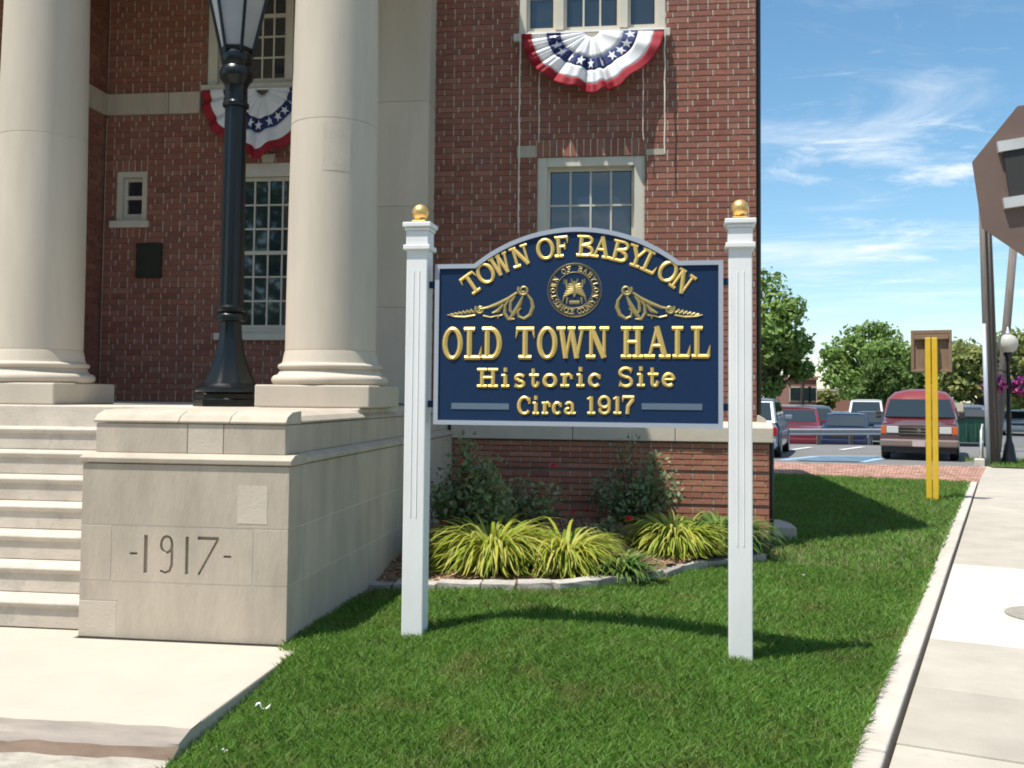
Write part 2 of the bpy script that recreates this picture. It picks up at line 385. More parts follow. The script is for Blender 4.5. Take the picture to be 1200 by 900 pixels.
bedE = [PZ(*p, .02) for p in ((424, 684), (465, 685), (500, 686), (560, 688), (605, 689), (640, 690), (670, 687), (700, 683), (726, 678), (750, 673), (772, 665), (790, 658), (820, 652), (850, 648), (885, 643))]
bedP = [(p.x, p.y) for p in bedE]+[(1.30, 10.5), (-2.03, 10.5)]
def blades(n, box, hmin, hmax, wd):
    X = rng.uniform(box[0], box[1], n); Y = rng.uniform(box[2], box[3], n)
    k = inside(X, Y, poly) & ~inside(X, Y, bedP); X = X[k]; Y = Y[k]; n = len(X); Zb = lawn_z(X, Y)-.012
    # bare, worn patches
    pat = np.array([mnoise.noise((x*1.3, y*1.3, 3.7)) for x, y in zip(X, Y)]); h = rng.uniform(hmin, hmax, n)*(1-.35*np.clip(pat, 0, 1))
    a = rng.uniform(0, 2*np.pi, n); lean = rng.uniform(.25, 1.35, n)*h; b = rng.uniform(0, 2*np.pi, n)
    dx, dy = np.cos(a)*wd/2, np.sin(a)*wd/2; z0 = Zb
    tip = np.stack([X+np.cos(b)*lean, Y+np.sin(b)*lean, z0+h], 1)
    mid = np.stack([X+np.cos(b)*lean*.35, Y+np.sin(b)*lean*.35, z0+h*.6], 1); o = np.stack([dx, dy, 0*dx], 1)
    bs = np.stack([X, Y, z0], 1)
    V = np.stack([bs-o, bs+o, mid+o*.8, tip, mid-o*.8], 1).reshape(-1, 3)
    return V, np.arange(len(V), dtype=np.int32).reshape(-1, 5)
Vs = []; Fs = []; off = 0
for (n, box, a, b, wd) in ((150000, (-2.05, 2.2, 3.3, 6.2), .03, .062, .0055), (80000, (-2.05, 3.2, 6.2, 9.5), .03, .065, .007), (60000, (.9, 6.4, 9.5, 21.5), .035, .07, .011)):
    V, F = blades(n, box, a, b, wd); Vs.append(V); Fs.append(F+off); off += len(V)
gr = tri_mesh('lawn_grass', np.concatenate(Vs), np.concatenate(Fs), 'grass'); tag(gr, 'mown green lawn around the historic sign', 'grass', kind='stuff')
# litter on the lawn
for i, (px, py, s) in enumerate(((307, 835, .035), (301, 798, .014), (941, 673, .012), (263, 880, .012))):
    p = PZ(px, py, -.06); zl = float(lawn_z(p.x, p.y)); m = MB(); n = 7
    vs = [(p.x-s+2*s*k/n, p.y+.4*s*math.sin(k*1.3)+(j*.5*s), zl+.03+s*.35*math.sin(k*.9+j)) for j in (0, 1) for k in range(n+1)]
    m.add(vs, [(k, k+1, n+2+k, n+1+k) for k in range(n)]); m.add([(x, y, z-.003) for x, y, z in vs], [(n+1+k, n+2+k, k+1, k) for k in range(n)])
    o = m.build('litter', 'litter', fix=False); tag(o, ('crumpled white paper scrap curled on the lawn by the path', 'tiny white speck of litter on the lawn near the pedestal',
        'tiny white speck of litter on the lawn beyond the right sign post', 'tiny white speck of litter on the worn lawn edge by the path')[i], 'litter', 'scraps of litter on the lawn')

# ================================================================== TOWN HALL
hall = thing('town_hall', 'red brick town hall with limestone columns, portico and white sash windows', 'building', (-2.5, 11, -.1))
WY = 10.63; RY = 11.0
CR = .0655; BL = .214; JV = .012; JH = .0065
def backing(x0, x1, z0, z1, y, holes, t=.25):
    xs = sorted({x0, x1, *[h[0] for h in holes], *[h[1] for h in holes]}); zs = sorted({z0, z1, *[h[2] for h in holes], *[h[3] for h in holes]})
    m = MB()
    for i in range(len(xs)-1):
        zrun = None
        for j in range(len(zs)-1):
            cx, cz = (xs[i]+xs[i+1])/2, (zs[j]+zs[j+1])/2
            hole = any(h[0] < cx < h[1] and h[2] < cz < h[3] for h in holes)
            if not hole:
                if zrun is None: zrun = zs[j]
            if (hole or j == len(zs)-2) and zrun is not None:
                m.box(xs[i], xs[i+1], y, y+t, zrun, zs[j] if hole else zs[j+1]); zrun = None
    return m
def bond(x0, x1, z0, z1, holes, hdr=0, soldier=(), cr=CR):
    """list of (xa, xb, za, zb) brick faces, common bond with a header course every fifth row"""
    res = []; r = 0; z = z0
    while z < z1-.02:
        zb = min(z+cr, z1)
        L = BL/2 if (r+hdr) % 5 == 0 else BL
        st = [0, .5, 0, .5, .25][(r+hdr) % 5]*BL
        x = x0-st
        while x < x1:
            a, b = max(x, x0), min(x+L, x1); segs = [(a, b)]
            for h in list(holes)+list(soldier):
                if h[2] < zb-.01 and h[3] > z+.01:
                    ns = []
                    for (p, q) in segs:
                        if q <= h[0] or p >= h[1]: ns.append((p, q)); continue
                        if p < h[0]: ns.append((p, h[0]))
                        if q > h[1]: ns.append((h[1], q))
                    segs = ns
            for (p, q) in segs:
                if q-p > .03: res.append((p+JV/2, q-JV/2, z+JH/2, zb-JH/2))
            x += L
        z = zb; r += 1
    for h in soldier:
        x = h[0]; n = max(1, round((h[1]-h[0])/.074)); wd = (h[1]-h[0])/n
        for i in range(n): res.append((h[0]+i*wd+JV/2, h[0]+(i+1)*wd-JV/2, h[2]+JH/2, h[3]-JH/2))
    return res
def brick_faces(m, lst, y, proud=.009):
    for (a, b, z0, z1) in lst:
        d = proud+random.uniform(-.0025, .0025); yf = y-d; e = .0025
        m.add([(a-JV+.001, y-proud*.45, z0), (a-.0005, y-proud*.45, z0), (a-.0005, y-proud*.45, z1), (a-JV+.001, y-proud*.45, z1)], [(0, 1, 2, 3)], 1)
        m.add([(a, y+.002, z0), (b, y+.002, z0), (b, y+.002, z1), (a, y+.002, z1), (a+e, yf, z0+e), (b-e, yf, z0+e), (b-e, yf, z1-e), (a+e, yf, z1-e)],
              [(4, 5, 6, 7), (0, 1, 5, 4), (1, 2, 6, 5), (2, 3, 7, 6), (3, 0, 4, 7)])
# --- wing wall
wA = (-1.137, .026, 1.95, 4.082); wB = (-1.36, .25, 5.4575, 7.05)
solA = (-1.15, .04, 4.082, 4.2785)
stone_ends = [(-1.37, -1.15, 4.082, 4.213), (.04, .25, 4.082, 4.1475)]
wing = backing(-2.4, 1.215, 1.2, 7.3, WY, [wA, wB]).build('wing_wall', 'mortar', hall)
wb = bond(-2.4, 1.215, 1.20, 7.3, [wA, wB]+stone_ends, 2, [solA])
# --- base under the water table: bands of bricks with deep recessed joints
BY = 10.50
base_wall = MB().box(-2.03, 1.33, BY+.02, BY+.6, -.3, 1.0).build('base_wall', 'mortar', hall)
bands = [(-.3, -.04), (-.02, .315), (.345, .665), (.695, .985)]
bb = []
for k, (z0, z1) in enumerate(bands):
    n = 5 if k else 4; c = (z1-z0)/n
    for q in range(n):
        x = -2.03-(.5*BL if q % 2 else 0)
        while x < 1.33:
            a, b = max(x, -2.03), min(x+BL, 1.33)
            if b-a > .03: bb.append((a+JV/2, b-JV/2, z0+q*c+JH/2, z0+(q+1)*c-JH/2))
            x += BL
vis = [b for b in bb if b[2] > .2]; hid = [b for b in bb if b[2] <= .2]
cand = sorted([b for b in wb if b[2] < 5.75 and b[0] > -.2], key=lambda b: -b[1]*1.0-(.3 if b[2] > 2.6 else 0))
single = set()
nb = 300
bm_cache = {}
def brick_obj(b, y, proud, mt, parent):
    key = (round(b[1]-b[0], 3), round(b[3]-b[2], 3), mt)
    if key not in bm_cache:
        w2, h2, e = (b[1]-b[0])/2, (b[3]-b[2])/2, .0025; me = bpy.data.meshes.new('brick')
        me.from_pydata([(-w2, .03, -h2), (w2, .03, -h2), (w2, .03, h2), (-w2, .03, h2), (-w2+e, 0, -h2+e), (w2-e, 0, -h2+e), (w2-e, 0, h2-e), (-w2+e, 0, h2-e)], [],
                       [(4, 5, 6, 7), (0, 1, 5, 4), (1, 2, 6, 5), (2, 3, 7, 6), (3, 0, 4, 7)]); me.materials.append(MATS[mt]); bm_cache[key] = me
    o = bpy.data.objects.new('brick', bm_cache[key]); col.objects.link(o); o.parent = parent
    o.matrix_parent_inverse = WM[parent.name].inverted(); o.location = ((b[0]+b[1])/2, y-proud-random.uniform(-.002, .002), (b[2]+b[3])/2)
pick = cand[:nb]; ps = set(pick)
for b in pick: brick_obj(b, WY, .009, 'brick', wing)
m = MB(); brick_faces(m, [b for b in wb if b not in ps], WY)
for b in pick: m.add([(b[0]-JV+.001, WY-.005, b[2]), (b[0]-.0005, WY-.005, b[2]), (b[0]-.0005, WY-.005, b[3]), (b[0]-JV+.001, WY-.005, b[3])], [(0, 1, 2, 3)], 1)
stuff(m.build('brickwork', ['brick', 'head_joint'], wing, fix=False))
for b in vis[:290]: brick_obj(b, BY+.02, .022, 'brick_base', base_wall)
m = MB(); brick_faces(m, hid+vis[290:], BY+.02, .022)
for b in vis[:290]: m.add([(b[0]-JV+.001, BY+.006, b[2]), (b[0]-.0005, BY+.006, b[2]), (b[0]-.0005, BY+.006, b[3]), (b[0]-JV+.001, BY+.006, b[3])], [(0, 1, 2, 3)], 1)
stuff(m.build('brickwork', ['brick_base', 'head_joint'], base_wall, fix=False))
for e in stone_ends: MB().box(e[0]+.004, e[1]-.004, WY-.012, WY+.05, e[2], e[3]).build('lintel_stone', 'limestone', wing)
# side wall, back and roof of the wing
m = MB(); m.box(.95, 1.212, WY+.26, 20.5, -.3, 7.3); m.build('side_wall', 'far_brick', hall)
m = MB(); m.box(-9.6, 1.21, 20.5, 20.7, -.3, 7.3); m.build('rear_wall', 'far_brick', hall)
m = MB(); m.box(-9.6, 1.25, WY-.03, 20.7, 7.3, 7.42); m.build('roof', 'limestone', hall)
# water table (moulded limestone band)
prof = [(BY-.035, 1.0), (BY-.035, 1.15), (BY-.02, 1.165), (WY-.05, 1.21), (WY+.1, 1.21), (WY+.1, 1.0)]
xs_ = [-2.04, -.72, .36, 1.365]
for i in range(3):
    MB().prism(prof, xs_[i]+.003, xs_[i+1]-.003, 'x').build('water_table_stone', 'limestone_pale', hall, bevel=.006)
MB().prism([(1.366, 1.0), (1.366, 1.14), (1.33, 1.17), (1.30, 1.24), (1.235, 1.28), (1.215, 1.28), (1.215, 1.0)], WY-.06, 20, 'y').build('water_table_return', 'limestone_pale', hall, bevel=.006)
MB().box(1.0, 1.332, BY+.03, 20.4, -.3, .998).build('side_base', 'brick_base', hall)
# downspout and areaway kerb at the corner
m = MB(); m.tube([(1.242, WY+.06, 7.2), (1.242, WY+.06, 1.283)], .026, 8); m.tube([(1.36, BY+.10, .998), (1.36, BY+.10, -.14)], .026, 8); ds = m.build('downspout', 'dark_metal', hall, smooth=True)
m = MB(); m.prism([(11.3, -.14), (11.3, .03), (11.7, .03), (12.6, -.04), (12.6, -.14)], 1.40, 1.72, 'x'); m.build('areaway_kerb', 'kerb', hall, bevel=.01)
# --- windows
def window(x0, x1, z0, z1, y, secs, rows, cas=.09, rec=.07, sill=True, meet=None, dep=.12, curtains=False):
    m = MB(); yo = y+.01
    m.box(x0, x0+cas, yo, yo+dep, z0, z1); m.box(x1-cas, x1, yo, yo+dep, z0, z1); m.box(x0+cas, x1-cas, yo, yo+dep, z1-cas, z1)
    if sill: m.box(x0-.05, x1+.05, y-.06, yo+dep, z0-.085, z0-.001)
    m.box(x0+cas, x1-cas, yo+.02, yo+dep, z0, z0+.05)
    xs = [x0+cas]; zs0, zs1 = z0+.05, z1-cas
    for k, (frac, ncol) in enumerate(secs): xs.append(x0+cas+(x1-x0-2*cas)*frac)
    for k in range(1, len(xs)-1): m.box(xs[k]-.045, xs[k]+.045, yo+.01, yo+dep, zs0, zs1)
    wd = m.build('window', 'trim_paint', hall, bevel=.006)
    bars = MB(); yb = yo+rec
    for k, (frac, ncol) in enumerate(secs):
        a = xs[k]+(.045 if k else 0); b = xs[k+1]-(.045 if k < len(secs)-1 else 0)
        st = .032; bars.box(a, a+st, yb, yb+.04, zs0, zs1); bars.box(b-st, b, yb, yb+.04, zs0, zs1)
        bars.box(a+st, b-st, yb+.001, yb+.04, zs0, zs0+.05); bars.box(a+st, b-st, yb+.001, yb+.04, zs1-.04, zs1)
        a += st; b -= st
        for c in range(1, ncol): xc = a+(b-a)*c/ncol; bars.box(xc-.010, xc+.010, yb+.006, yb+.03, zs0+.05, zs1-.04)
        for r_ in range(1, rows):
            zc = zs0+.05+(zs1-zs0-.09)*r_/rows; big = meet is not None and r_ == meet
            bars.box(a, b, yb+(-.004 if big else .008), yb+.03, zc-(.022 if big else .010), zc+(.022 if big else .010))
        for c in range(ncol):
            for r_ in range(rows):
                xa, xb = a+(b-a)*c/ncol+.010, a+(b-a)*(c+1)/ncol-.010
                za, zb = zs0+.05+(zs1-zs0-.09)*r_/rows+.01, zs0+.05+(zs1-zs0-.09)*(r_+1)/rows-.01
                t = random.uniform(-.0012, .0012); s = random.uniform(-.0012, .0012)
                g = MB().add([(xa, yb+.02+t, za), (xb, yb+.02-t, za), (xb, yb+.02-t+s, zb), (xa, yb+.02+t+s, zb)], [(0, 1, 2, 3)])
                g.build('pane', 'glass', wd, fix=False)
    bars.build('glazing_bars', 'trim_paint', wd)
    MB().box(x0+.01, x1-.01, yo+dep+.005, yo+dep+.02, z0, z1).build('room_backing', 'room_dark', wd)
    return wd
window(wA[0], wA[1], wA[2], wA[3], WY, [(1, 4)], 5, cas=.105, meet=3)
window(wB[0], wB[1], wB[2], wB[3], WY, [(.255, 1), (.745, 3), (1, 1)], 4, cas=.085, meet=2, sill=True)
# --- recessed wall behind the columns
rA = (-4.93, -3.85, 2.1664, 4.1824); rB = (-5.16, -3.72, 5.1232, 6.9); rS = (-6.276, -5.883, 3.5104, 4.1152)
belt = (-6.42, -2.3, 4.7872, 5.056)
rholes = [rA, rB, rS]
rw = backing(-6.42, -2.3, 1.2, 7.0, RY, rholes).build('portico_wall', 'mortar', hall)
sol = [(rS[0], rS[1], 3.3088, 3.4432), (rS[0], rS[1], 4.1152, 4.2496)]
rb = bond(-6.42, -2.3, 1.36, 7.0, rholes+[belt], 0, sol, .0672)
m = MB(); brick_faces(m, rb, RY); stuff(m.build('brickwork', ['brick', 'head_joint'], rw, fix=False))
for a, b in ((-6.40, -5.62), (-5.614, -5.22)): MB().box(a, b, RY-.05, RY+.02, belt[2]+.005, belt[3]-.005).build('belt_stone', 'limestone', rw, bevel=.008)
for a, b in ((-3.66, -2.95),): MB().box(a, b, RY-.05, RY+.02, belt[2]+.005, belt[3]-.005).build('belt_stone', 'limestone', rw, bevel=.008)
MB().box(-5.18, -3.70, RY-.02, RY+.02, belt[2]+.01, belt[3]-.012).build('belt_stone', 'limestone', rw)
window(*rA, RY, [(1, 4)], 6, cas=.16, meet=3, sill=True)
MB().prism([(-4.44, 4.184), (-4.46, 4.28), (-4.28, 4.28), (-4.30, 4.184)], RY-.03, RY+.02, 'y').build('keystone', 'limestone_pale', hall, bevel=.004)
window(*rB, RY, [(.26, 1), (.74, 3), (1, 1)], 6, cas=.12, meet=3, sill=True)
window(*rS, RY, [(1, 1)], 2, cas=.07, meet=1, sill=True)
# --- projecting door bay left of the recess
db = MB().box(-9.6, -6.45, RY-.9, RY+.2, 1.2, 7.0).build('door_bay', 'mortar', hall)
m = MB()
for (a, b, z0, z1) in bond(RY-.9, RY, 1.36, 7.0, [], 1, (), .0672):
    yf = -6.45+.009; m.add([(yf, a, z0), (yf, b, z0), (yf, b, z1), (yf, a, z1), (-6.452, a, z0), (-6.452, b, z0), (-6.452, b, z1), (-6.452, a, z1)], [(0, 1, 2, 3), (4, 5, 1, 0), (5, 6, 2, 1), (6, 7, 3, 2), (7, 4, 0, 3)])
stuff(m.build('brickwork', 'brick', db, fix=False))
m = MB(); brick_faces(m, bond(-9.6, -6.45, 1.36, 7.0, [], 3, (), .0672), RY-.9); stuff(m.build('brickwork', ['brick', 'head_joint'], db, fix=False))
MB().box(-9.6, -6.39, RY-.96, RY-.05, belt[2]+.004, belt[3]-.006).build('belt_stone', 'limestone', db, bevel=.008)
# --- pilaster and wall block behind the near column
m = MB()
for z0, z1 in ((1.362, 2.4), (2.4, 3.5), (3.5, 4.65), (4.65, 5.8), (5.8, 6.4)):
    MB().box(-2.95, -2.292, 10.30, RY-.02, z0+.003, z1-.003).build('pilaster_stone', 'column_stone', hall, bevel=.006)
MB().box(-2.94, -2.30, 10.31, RY-.03, 1.36, 6.4).build('pilaster_core', 'joint', hall)
# --- landing floor and portico roof
MB().box(-9.6, -2.10, 7.17, RY+.1, 1.0, 1.35).build('landing', 'step_stone', hall, bevel=.012)
m = MB(); m.box(-9.6, -2.0, 7.34, 10.62, 6.42, 7.25); m.box(-9.65, -1.92, 7.24, 10.615, 7.25, 7.55); m.build('entablature', 'limestone', hall, bevel=.01)
MB().prism([(-9.65, 7.552), (-1.92, 7.552), (-5.8, 9.3)], 7.26, 11.5, 'y').build('pediment', 'limestone', hall)
# --- columns
def column(ax, ay, seamz):
    m = MB(); h = .455; m.box(ax-h, ax+h, ay-h, ay+h, 1.352, 1.525)
    cb = m.build('column', 'column_stone', hall, bevel=.012)
    prof = [(.44, .175)]
    for k in range(9): a = -math.pi/2+math.pi*k/8; prof.append((.425+.04*math.cos(a), .215+.04*math.sin(a)))
    prof += [(.415, .262), (.40, .285), (.395, .30)]
    for k in range(7): a = -math.pi/2+math.pi*k/6; prof.append((.395+.022*math.cos(a), .322+.022*math.sin(a)))
    prof += [(.385, .35), (.378, .375), (.372, .41), (.362, .45)]
    MB().lathe(prof, 64, (ax, ay, 1.35)).build('column_base', 'column_stone', cb, smooth=True, auto=40)
    def rad(z): t = (z-1.8)/(6.1-1.8); return .362-.052*max(0, t)**1.6
    zs = [1.8, seamz, seamz+2.15, 6.1]
    for a, b in zip(zs[:-1], zs[1:]):
        p = [(rad(a)-.004, a), (rad(a), a+.004)]+[(rad(a+(b-a)*k/8), a+(b-a)*k/8) for k in range(1, 8)]+[(rad(b), b-.004), (rad(b)-.004, b)]
        MB().lathe(p, 64, (ax, ay, 0)).build('drum', 'column_stone', cb, smooth=True, auto=40)
    MB().lathe([(.31, 6.1), (.32, 6.15), (.36, 6.2), (.42, 6.28), (.44, 6.3)], 48, (ax, ay, 0)).build('capital', 'column_stone', cb, smooth=True)
    MB().box(ax-.45, ax+.45, ay-.45, ay+.45, 6.302, 6.42).build('abacus', 'column_stone', cb)
    return cb
column(-5.05, 7.67, 3.58); cB = column(-2.487, 7.67, 3.62); column(-7.62, 7.67, 3.58)
# repair patch cut into the near column
a0 = math.atan2(-.93, .36); r0 = .366
m = MB(); pts = []
for k in range(7):
    a = R(-86)+R(34)*k/6
    for z in (3.2, 3.57): pts.append((-2.487+(.3548)*math.cos(a), 7.67+(.3548)*math.sin(a), z))
m.add(pts, [(2*k, 2*k+2, 2*k+3, 2*k+1) for k in range(6)]); m.build('stone_patch', 'limestone_pale', cB, smooth=True)

# ================================================================== PEDESTAL (cheek block with the date)
ped = thing('stair_pedestal', 'limestone stair pedestal carved -1917- beside the entrance steps', 'pedestal', (-2.67, 5.6, 0))
MB().box(-3.30, -2.05, 5.56, 10.52, -.3, 1.03).build('core', 'joint', ped)
def jbox(*b): MB().box(*b).build('mortar_joint', 'joint', ped)
for z in (.334, .662): jbox(-3.318, -2.034, 5.5325, 5.56, z-.004, z+.004); jbox(-2.06, -2.0325, 5.562, 10.5, z-.004, z+.004)
for x in (-3.121, -2.241): jbox(x-.004, x+.004, 5.5328, 5.56, .339, .657)
jbox(-3.078, -3.07, 5.5325, 5.56, 0, .222); jbox(-3.318, -3.079, 5.5325, 5.56, .214, .222)
for z0, z1, js in ((-.1, .329, (5.747, 6.89, 7.95, 9.1)), (.339, .657, (5.747, 6.35, 7.48, 8.6, 9.7)), (.667, 1.02, (5.747, 6.907, 8.05, 9.2))):
    for y in js: jbox(-2.06, -2.0328, y-.004, y+.004, z0, z1)
FX0, FX1, FYy, TH_ = -3.32, -2.03, 5.53, .217
def blk(x0, x1, y0, y1, z0, z1, mt='limestone', name='stone_block'):
    return MB().box(x0+.002, x1-.002, y0, y1, z0+.002, z1-.002).build(name, mt, ped, bevel=.0025)
z1_, z2_, z3_ = .334, .662, 1.03
blk(FX0, -3.075, FYy, FYy+TH_, 0, .215, 'limestone_pale'); 
MB().prism([(FX0+.003, .221), (-3.072, .221), (-3.072, .003), (FX1, .003), (FX1, z1_-.003), (FX0+.003, z1_-.003)], FYy, FYy+TH_, 'y').build('stone_block', 'limestone', ped)
blk(FX0, -3.121, FYy, FYy+TH_, z1_, z2_); blk(-2.241, FX1+.003, FYy, FYy+TH_, z1_, z2_)
date_block = blk(-3.121, -2.241, FYy, FYy+TH_, z1_, z2_)
ub = blk(FX0, FX1+.003, FYy, FYy+TH_, z2_, z3_)
p0, p1 = PY(279, 567, FYy), PY(313, 613, FYy)
MB().box(p0.x, p1.x, FYy-.0015, FYy+.01, z2_+.03, p0.z-.01).build('stone_patch', 'limestone_pale', ped)
def sideblk(y0, y1, z0, z1): MB().box(FX1-.2, FX1, y0+.002, y1-.002, z0+.002, z1-.002).build('stone_block', 'limestone', ped, bevel=.0025)
for (z0, z1, js) in ((-.2, z1_, (5.747, 6.89, 7.95, 9.1, 10.5)), (z1_, z2_, (5.747, 6.35, 7.48, 8.6, 9.7, 10.5)), (z2_, z3_, (5.747, 6.907, 8.05, 9.2, 10.5))):
    for a, b in zip(js[:-1], js[1:]): sideblk(a, b, z0, z1)
# projecting ledge course with a weathered slope
lp = [(-.0, 1.033), (-.013, 1.036), (-.016, 1.064), (.05, 1.092), (.25, 1.092), (.25, 1.033)]
MB().loft([[(x0, FYy+d*1 if d <= .05 else FYy+d, z) for d, z in lp] for x0 in (FX0-.013, FX1+.016)]).build('ledge', 'limestone', ped, bevel=.004)
MB().loft([[(FX1-d, y, z) for d, z in lp] for y in (FYy+.253, 10.5)]).build('ledge', 'limestone', ped, bevel=.004)
for a, b, mt in ((FX0+.05, -2.685, 'limestone'), (-2.685, -2.46, 'limestone_pale'), (-2.46, FX1-.045, 'limestone')): blk(a, b, FYy+.05, FYy+.3, 1.092, 1.27, mt)
for a, b in ((FYy+.3, 6.9), (6.9, 8.1), (8.1, 9.3), (9.3, 10.5)): MB().box(FX1-.3, FX1-.048, a+.003, b-.003, 1.095, 1.267).build('stone_block', 'limestone', ped, bevel=.005)
MB().box(FX0+.055, FX1-.06, FYy+.28, 10.5, 1.09, 1.262).build('core', 'joint', ped)
cp = [(.042, 1.272), (.038, 1.285), (.07, 1.318), (.15, 1.345), (.30, 1.351), (.30, 1.272)]
for a, b in ((FX0+.04, -2.74), (-2.737, -2.42), (-2.417, FX1-.04)): MB().loft([[(x, FYy+d, z) for d, z in cp] for x in (a, b)]).build('cap_stone', 'limestone', ped, bevel=.004)
MB().loft([[(FX1-d, y, z) for d, z in cp] for y in (FYy+.303, 7.2)]).build('cap_stone', 'limestone', ped, bevel=.004)
MB().loft([[(FX1-d, y, z) for d, z in cp] for y in (7.203, 10.5)]).build('cap_stone', 'limestone', ped, bevel=.004)
MB().box(FX0+.02, FX1-.301, FYy+.302, 7.165, 1.271, 1.350).build('cap_stone', 'limestone', ped)
# carved date
def carve():
    u0, u1 = PY(152, 650, FYy), PY(272, 650, FYy); s = .004; cuts = []
    cz0, cz1 = PY(210, 673, FYy).z, PY(210, 628, FYy).z; zm = (cz0+cz1)/2
    X = lambda px: PY(px, 650, FYy).x
    y0, y1 = FYy-.02, FYy+.02
    bmx = MB(); t = .020
    def bar(xa, xb, za, zb): bmx.box(xa, xb, y0, y1, za, zb)
    bar(X(152), X(161), zm-.006, zm+.008); bar(X(262), X(271), zm-.008, zm+.006)
    bar(X(171)-t/2-.004, X(171)+t/2, cz0, cz1); bar(X(219)-t/2, X(219)+t/2, cz0, cz1-.003)
    xc, r = X(195), .042
    out_, inn = [], []
    for k in range(28):
        a = 2*math.pi*k/28; out_.append((xc+(r)*math.cos(a), cz1-.052+.055*math.sin(a))); inn.append((xc+(r-.016)*math.cos(a), cz1-.052+.039*math.sin(a)))
    n = 28; vs = [(x, y0, z) for x, z in out_]+[(x, y0, z) for x, z in inn]+[(x, y1, z) for x, z in out_]+[(x, y1, z) for x, z in inn]; fs = []
    for k in range(n):
        j = (k+1) % n; fs += [(k, j, n+j, n+k), (2*n+k, 3*n+k, 3*n+j, 2*n+j), (k, 2*n+k, 2*n+j, j), (n+k, n+j, 3*n+j, 3*n+k)]
    bmx.add(vs, fs)
    # tail of the nine
    q = [(xc+r-.016, cz1-.05), (xc+r+.0005, cz1-.05), (xc+r, cz0+.05), (xc+.025, cz0+.012), (xc-.01, cz0), (xc-.04, cz0+.012), (xc-.035, cz0+.024), (xc-.008, cz0+.013), (xc+.015, cz0+.022), (xc+r-.016, cz0+.055)]
    bmx.prism(q, y0, y1, 'y')
    xa, xb = X(231), X(256)
    bar(xa, xb, cz1-t, cz1); bmx.prism([(xb-.016, cz1-t), (xb, cz1-t), (xa+.018, cz0), (xa+.003, cz0)], y0+.0005, y1, 'y')
    cut = bmx.build('cutter', 'limestone'); date_block.modifiers.clear()
    b = date_block.modifiers.new('b', 'BOOLEAN'); b.operation = 'DIFFERENCE'; b.solver = 'EXACT'; b.use_self = True; b.object = cut
    dg = bpy.context.evaluated_depsgraph_get(); me = bpy.data.meshes.new_from_object(date_block.evaluated_get(dg)); date_block.modifiers.clear()
    if len(me.vertices) > 40: date_block.data = me
    print('carve verts', len(me.vertices)); date_block.name = 'date_block'; bpy.data.objects.remove(cut)
carve(); tag(date_block, 'stone block carved with the date -1917-')

# ================================================================== ENTRANCE STEPS
st = thing('entrance_steps', 'broad limestone steps rising to the portico', 'steps', (-5.4, 6.2, 0))
for i in range(7):
    y0 = 5.665+i*.215; zt = .169*(i+1); xs_ = [-9.2, -6.9+.5*(i % 2), -4.95+.42*(i % 2)-.3*(i % 3), -3.325]
    for a, b in zip(xs_[:-1], xs_[1:]):
        pr = [(y0+.012, zt-.166), (y0+.012, zt-.045), (y0-.004, zt-.035), (y0-.008, zt-.016), (y0+.002, zt-.002), (y0+.30, zt), (y0+.30, zt-.166)]
        MB().prism(pr, a+.003, b-.003, 'x').build('step', 'step_stone', st, bevel=.004)
MB().box(-9.2, -3.33, 5.95, 7.16, -.1, .16).build('step_core', 'core', st)

# ================================================================== LAMP POST ON THE LANDING
lampx, lampy = -3.275, 7.52
lp_ = thing('lamp_post', 'black cast iron lamp post with tapered lantern between the columns', 'lamp post', (lampx, lampy, 1.35))
def lat(name, prof, n, mt='black_iron', ph=0., smooth=True, parent=None): return MB().lathe(prof, n, (0, 0, 0), 0, ph).build(name, mt, parent or lp_, True, smooth, auto=35)
lat('base_plinth', [(.275, 0), (.275, .055), (.262, .065), (.262, .10), (.25, .115)], 8, ph=R(22.5), smooth=False)
lat('base_ring', [(.262, .115), (.268, .13), (.262, .15), (.235, .165), (.225, .18), (.215, .185)], 16)
fl = []
for k in range(13):
    t = k/12; fl.append((.085+.125*(1-t)**2.1, .185+.50*t))
m = MB(); vs = []; n = 32
for (r, z) in fl:
    for i in range(n): a = 2*math.pi*i/n; q = r*(1+.05*math.cos(8*a)); vs.append((q*math.cos(a), q*math.sin(a), z))
m.add(vs, [(k*n+i, k*n+(i+1) % n, (k+1)*n+(i+1) % n, (k+1)*n+i) for k in range(12) for i in range(n)]); m.build('flared_base', 'black_iron', lp_, True, True)
lat('collar', [(.10, .68), (.122, .69), (.127, .715), (.12, .735), (.105, .75), (.125, .77), (.125, .79), (.10, .81)], 16)
m = MB(); vs = []; n = 48; Zp = [.81, 1.2, 1.7, 2.2, 2.43]
for z in Zp:
    for i in range(n): a = 2*math.pi*i/n; q = (.098-.013*(z-.81)/1.62)*(1-.06*abs(math.sin(6*a))); vs.append((q*math.cos(a), q*math.sin(a), z))
m.add(vs, [(k*n+i, k*n+(i+1) % n, (k+1)*n+(i+1) % n, (k+1)*n+i) for k in range(len(Zp)-1) for i in range(n)]); m.build('pole', 'black_iron', lp_, True, True, auto=30)
lat('capital', [(.09, 2.42), (.105, 2.43), (.105, 2.455), (.092, 2.47), (.09, 2.58), (.10, 2.62), (.13, 2.66), (.138, 2.70), (.125, 2.74), (.11, 2.76), (.125, 2.79), (.13, 2.84), (.12, 2.87), (.10, 2.88)], 20)
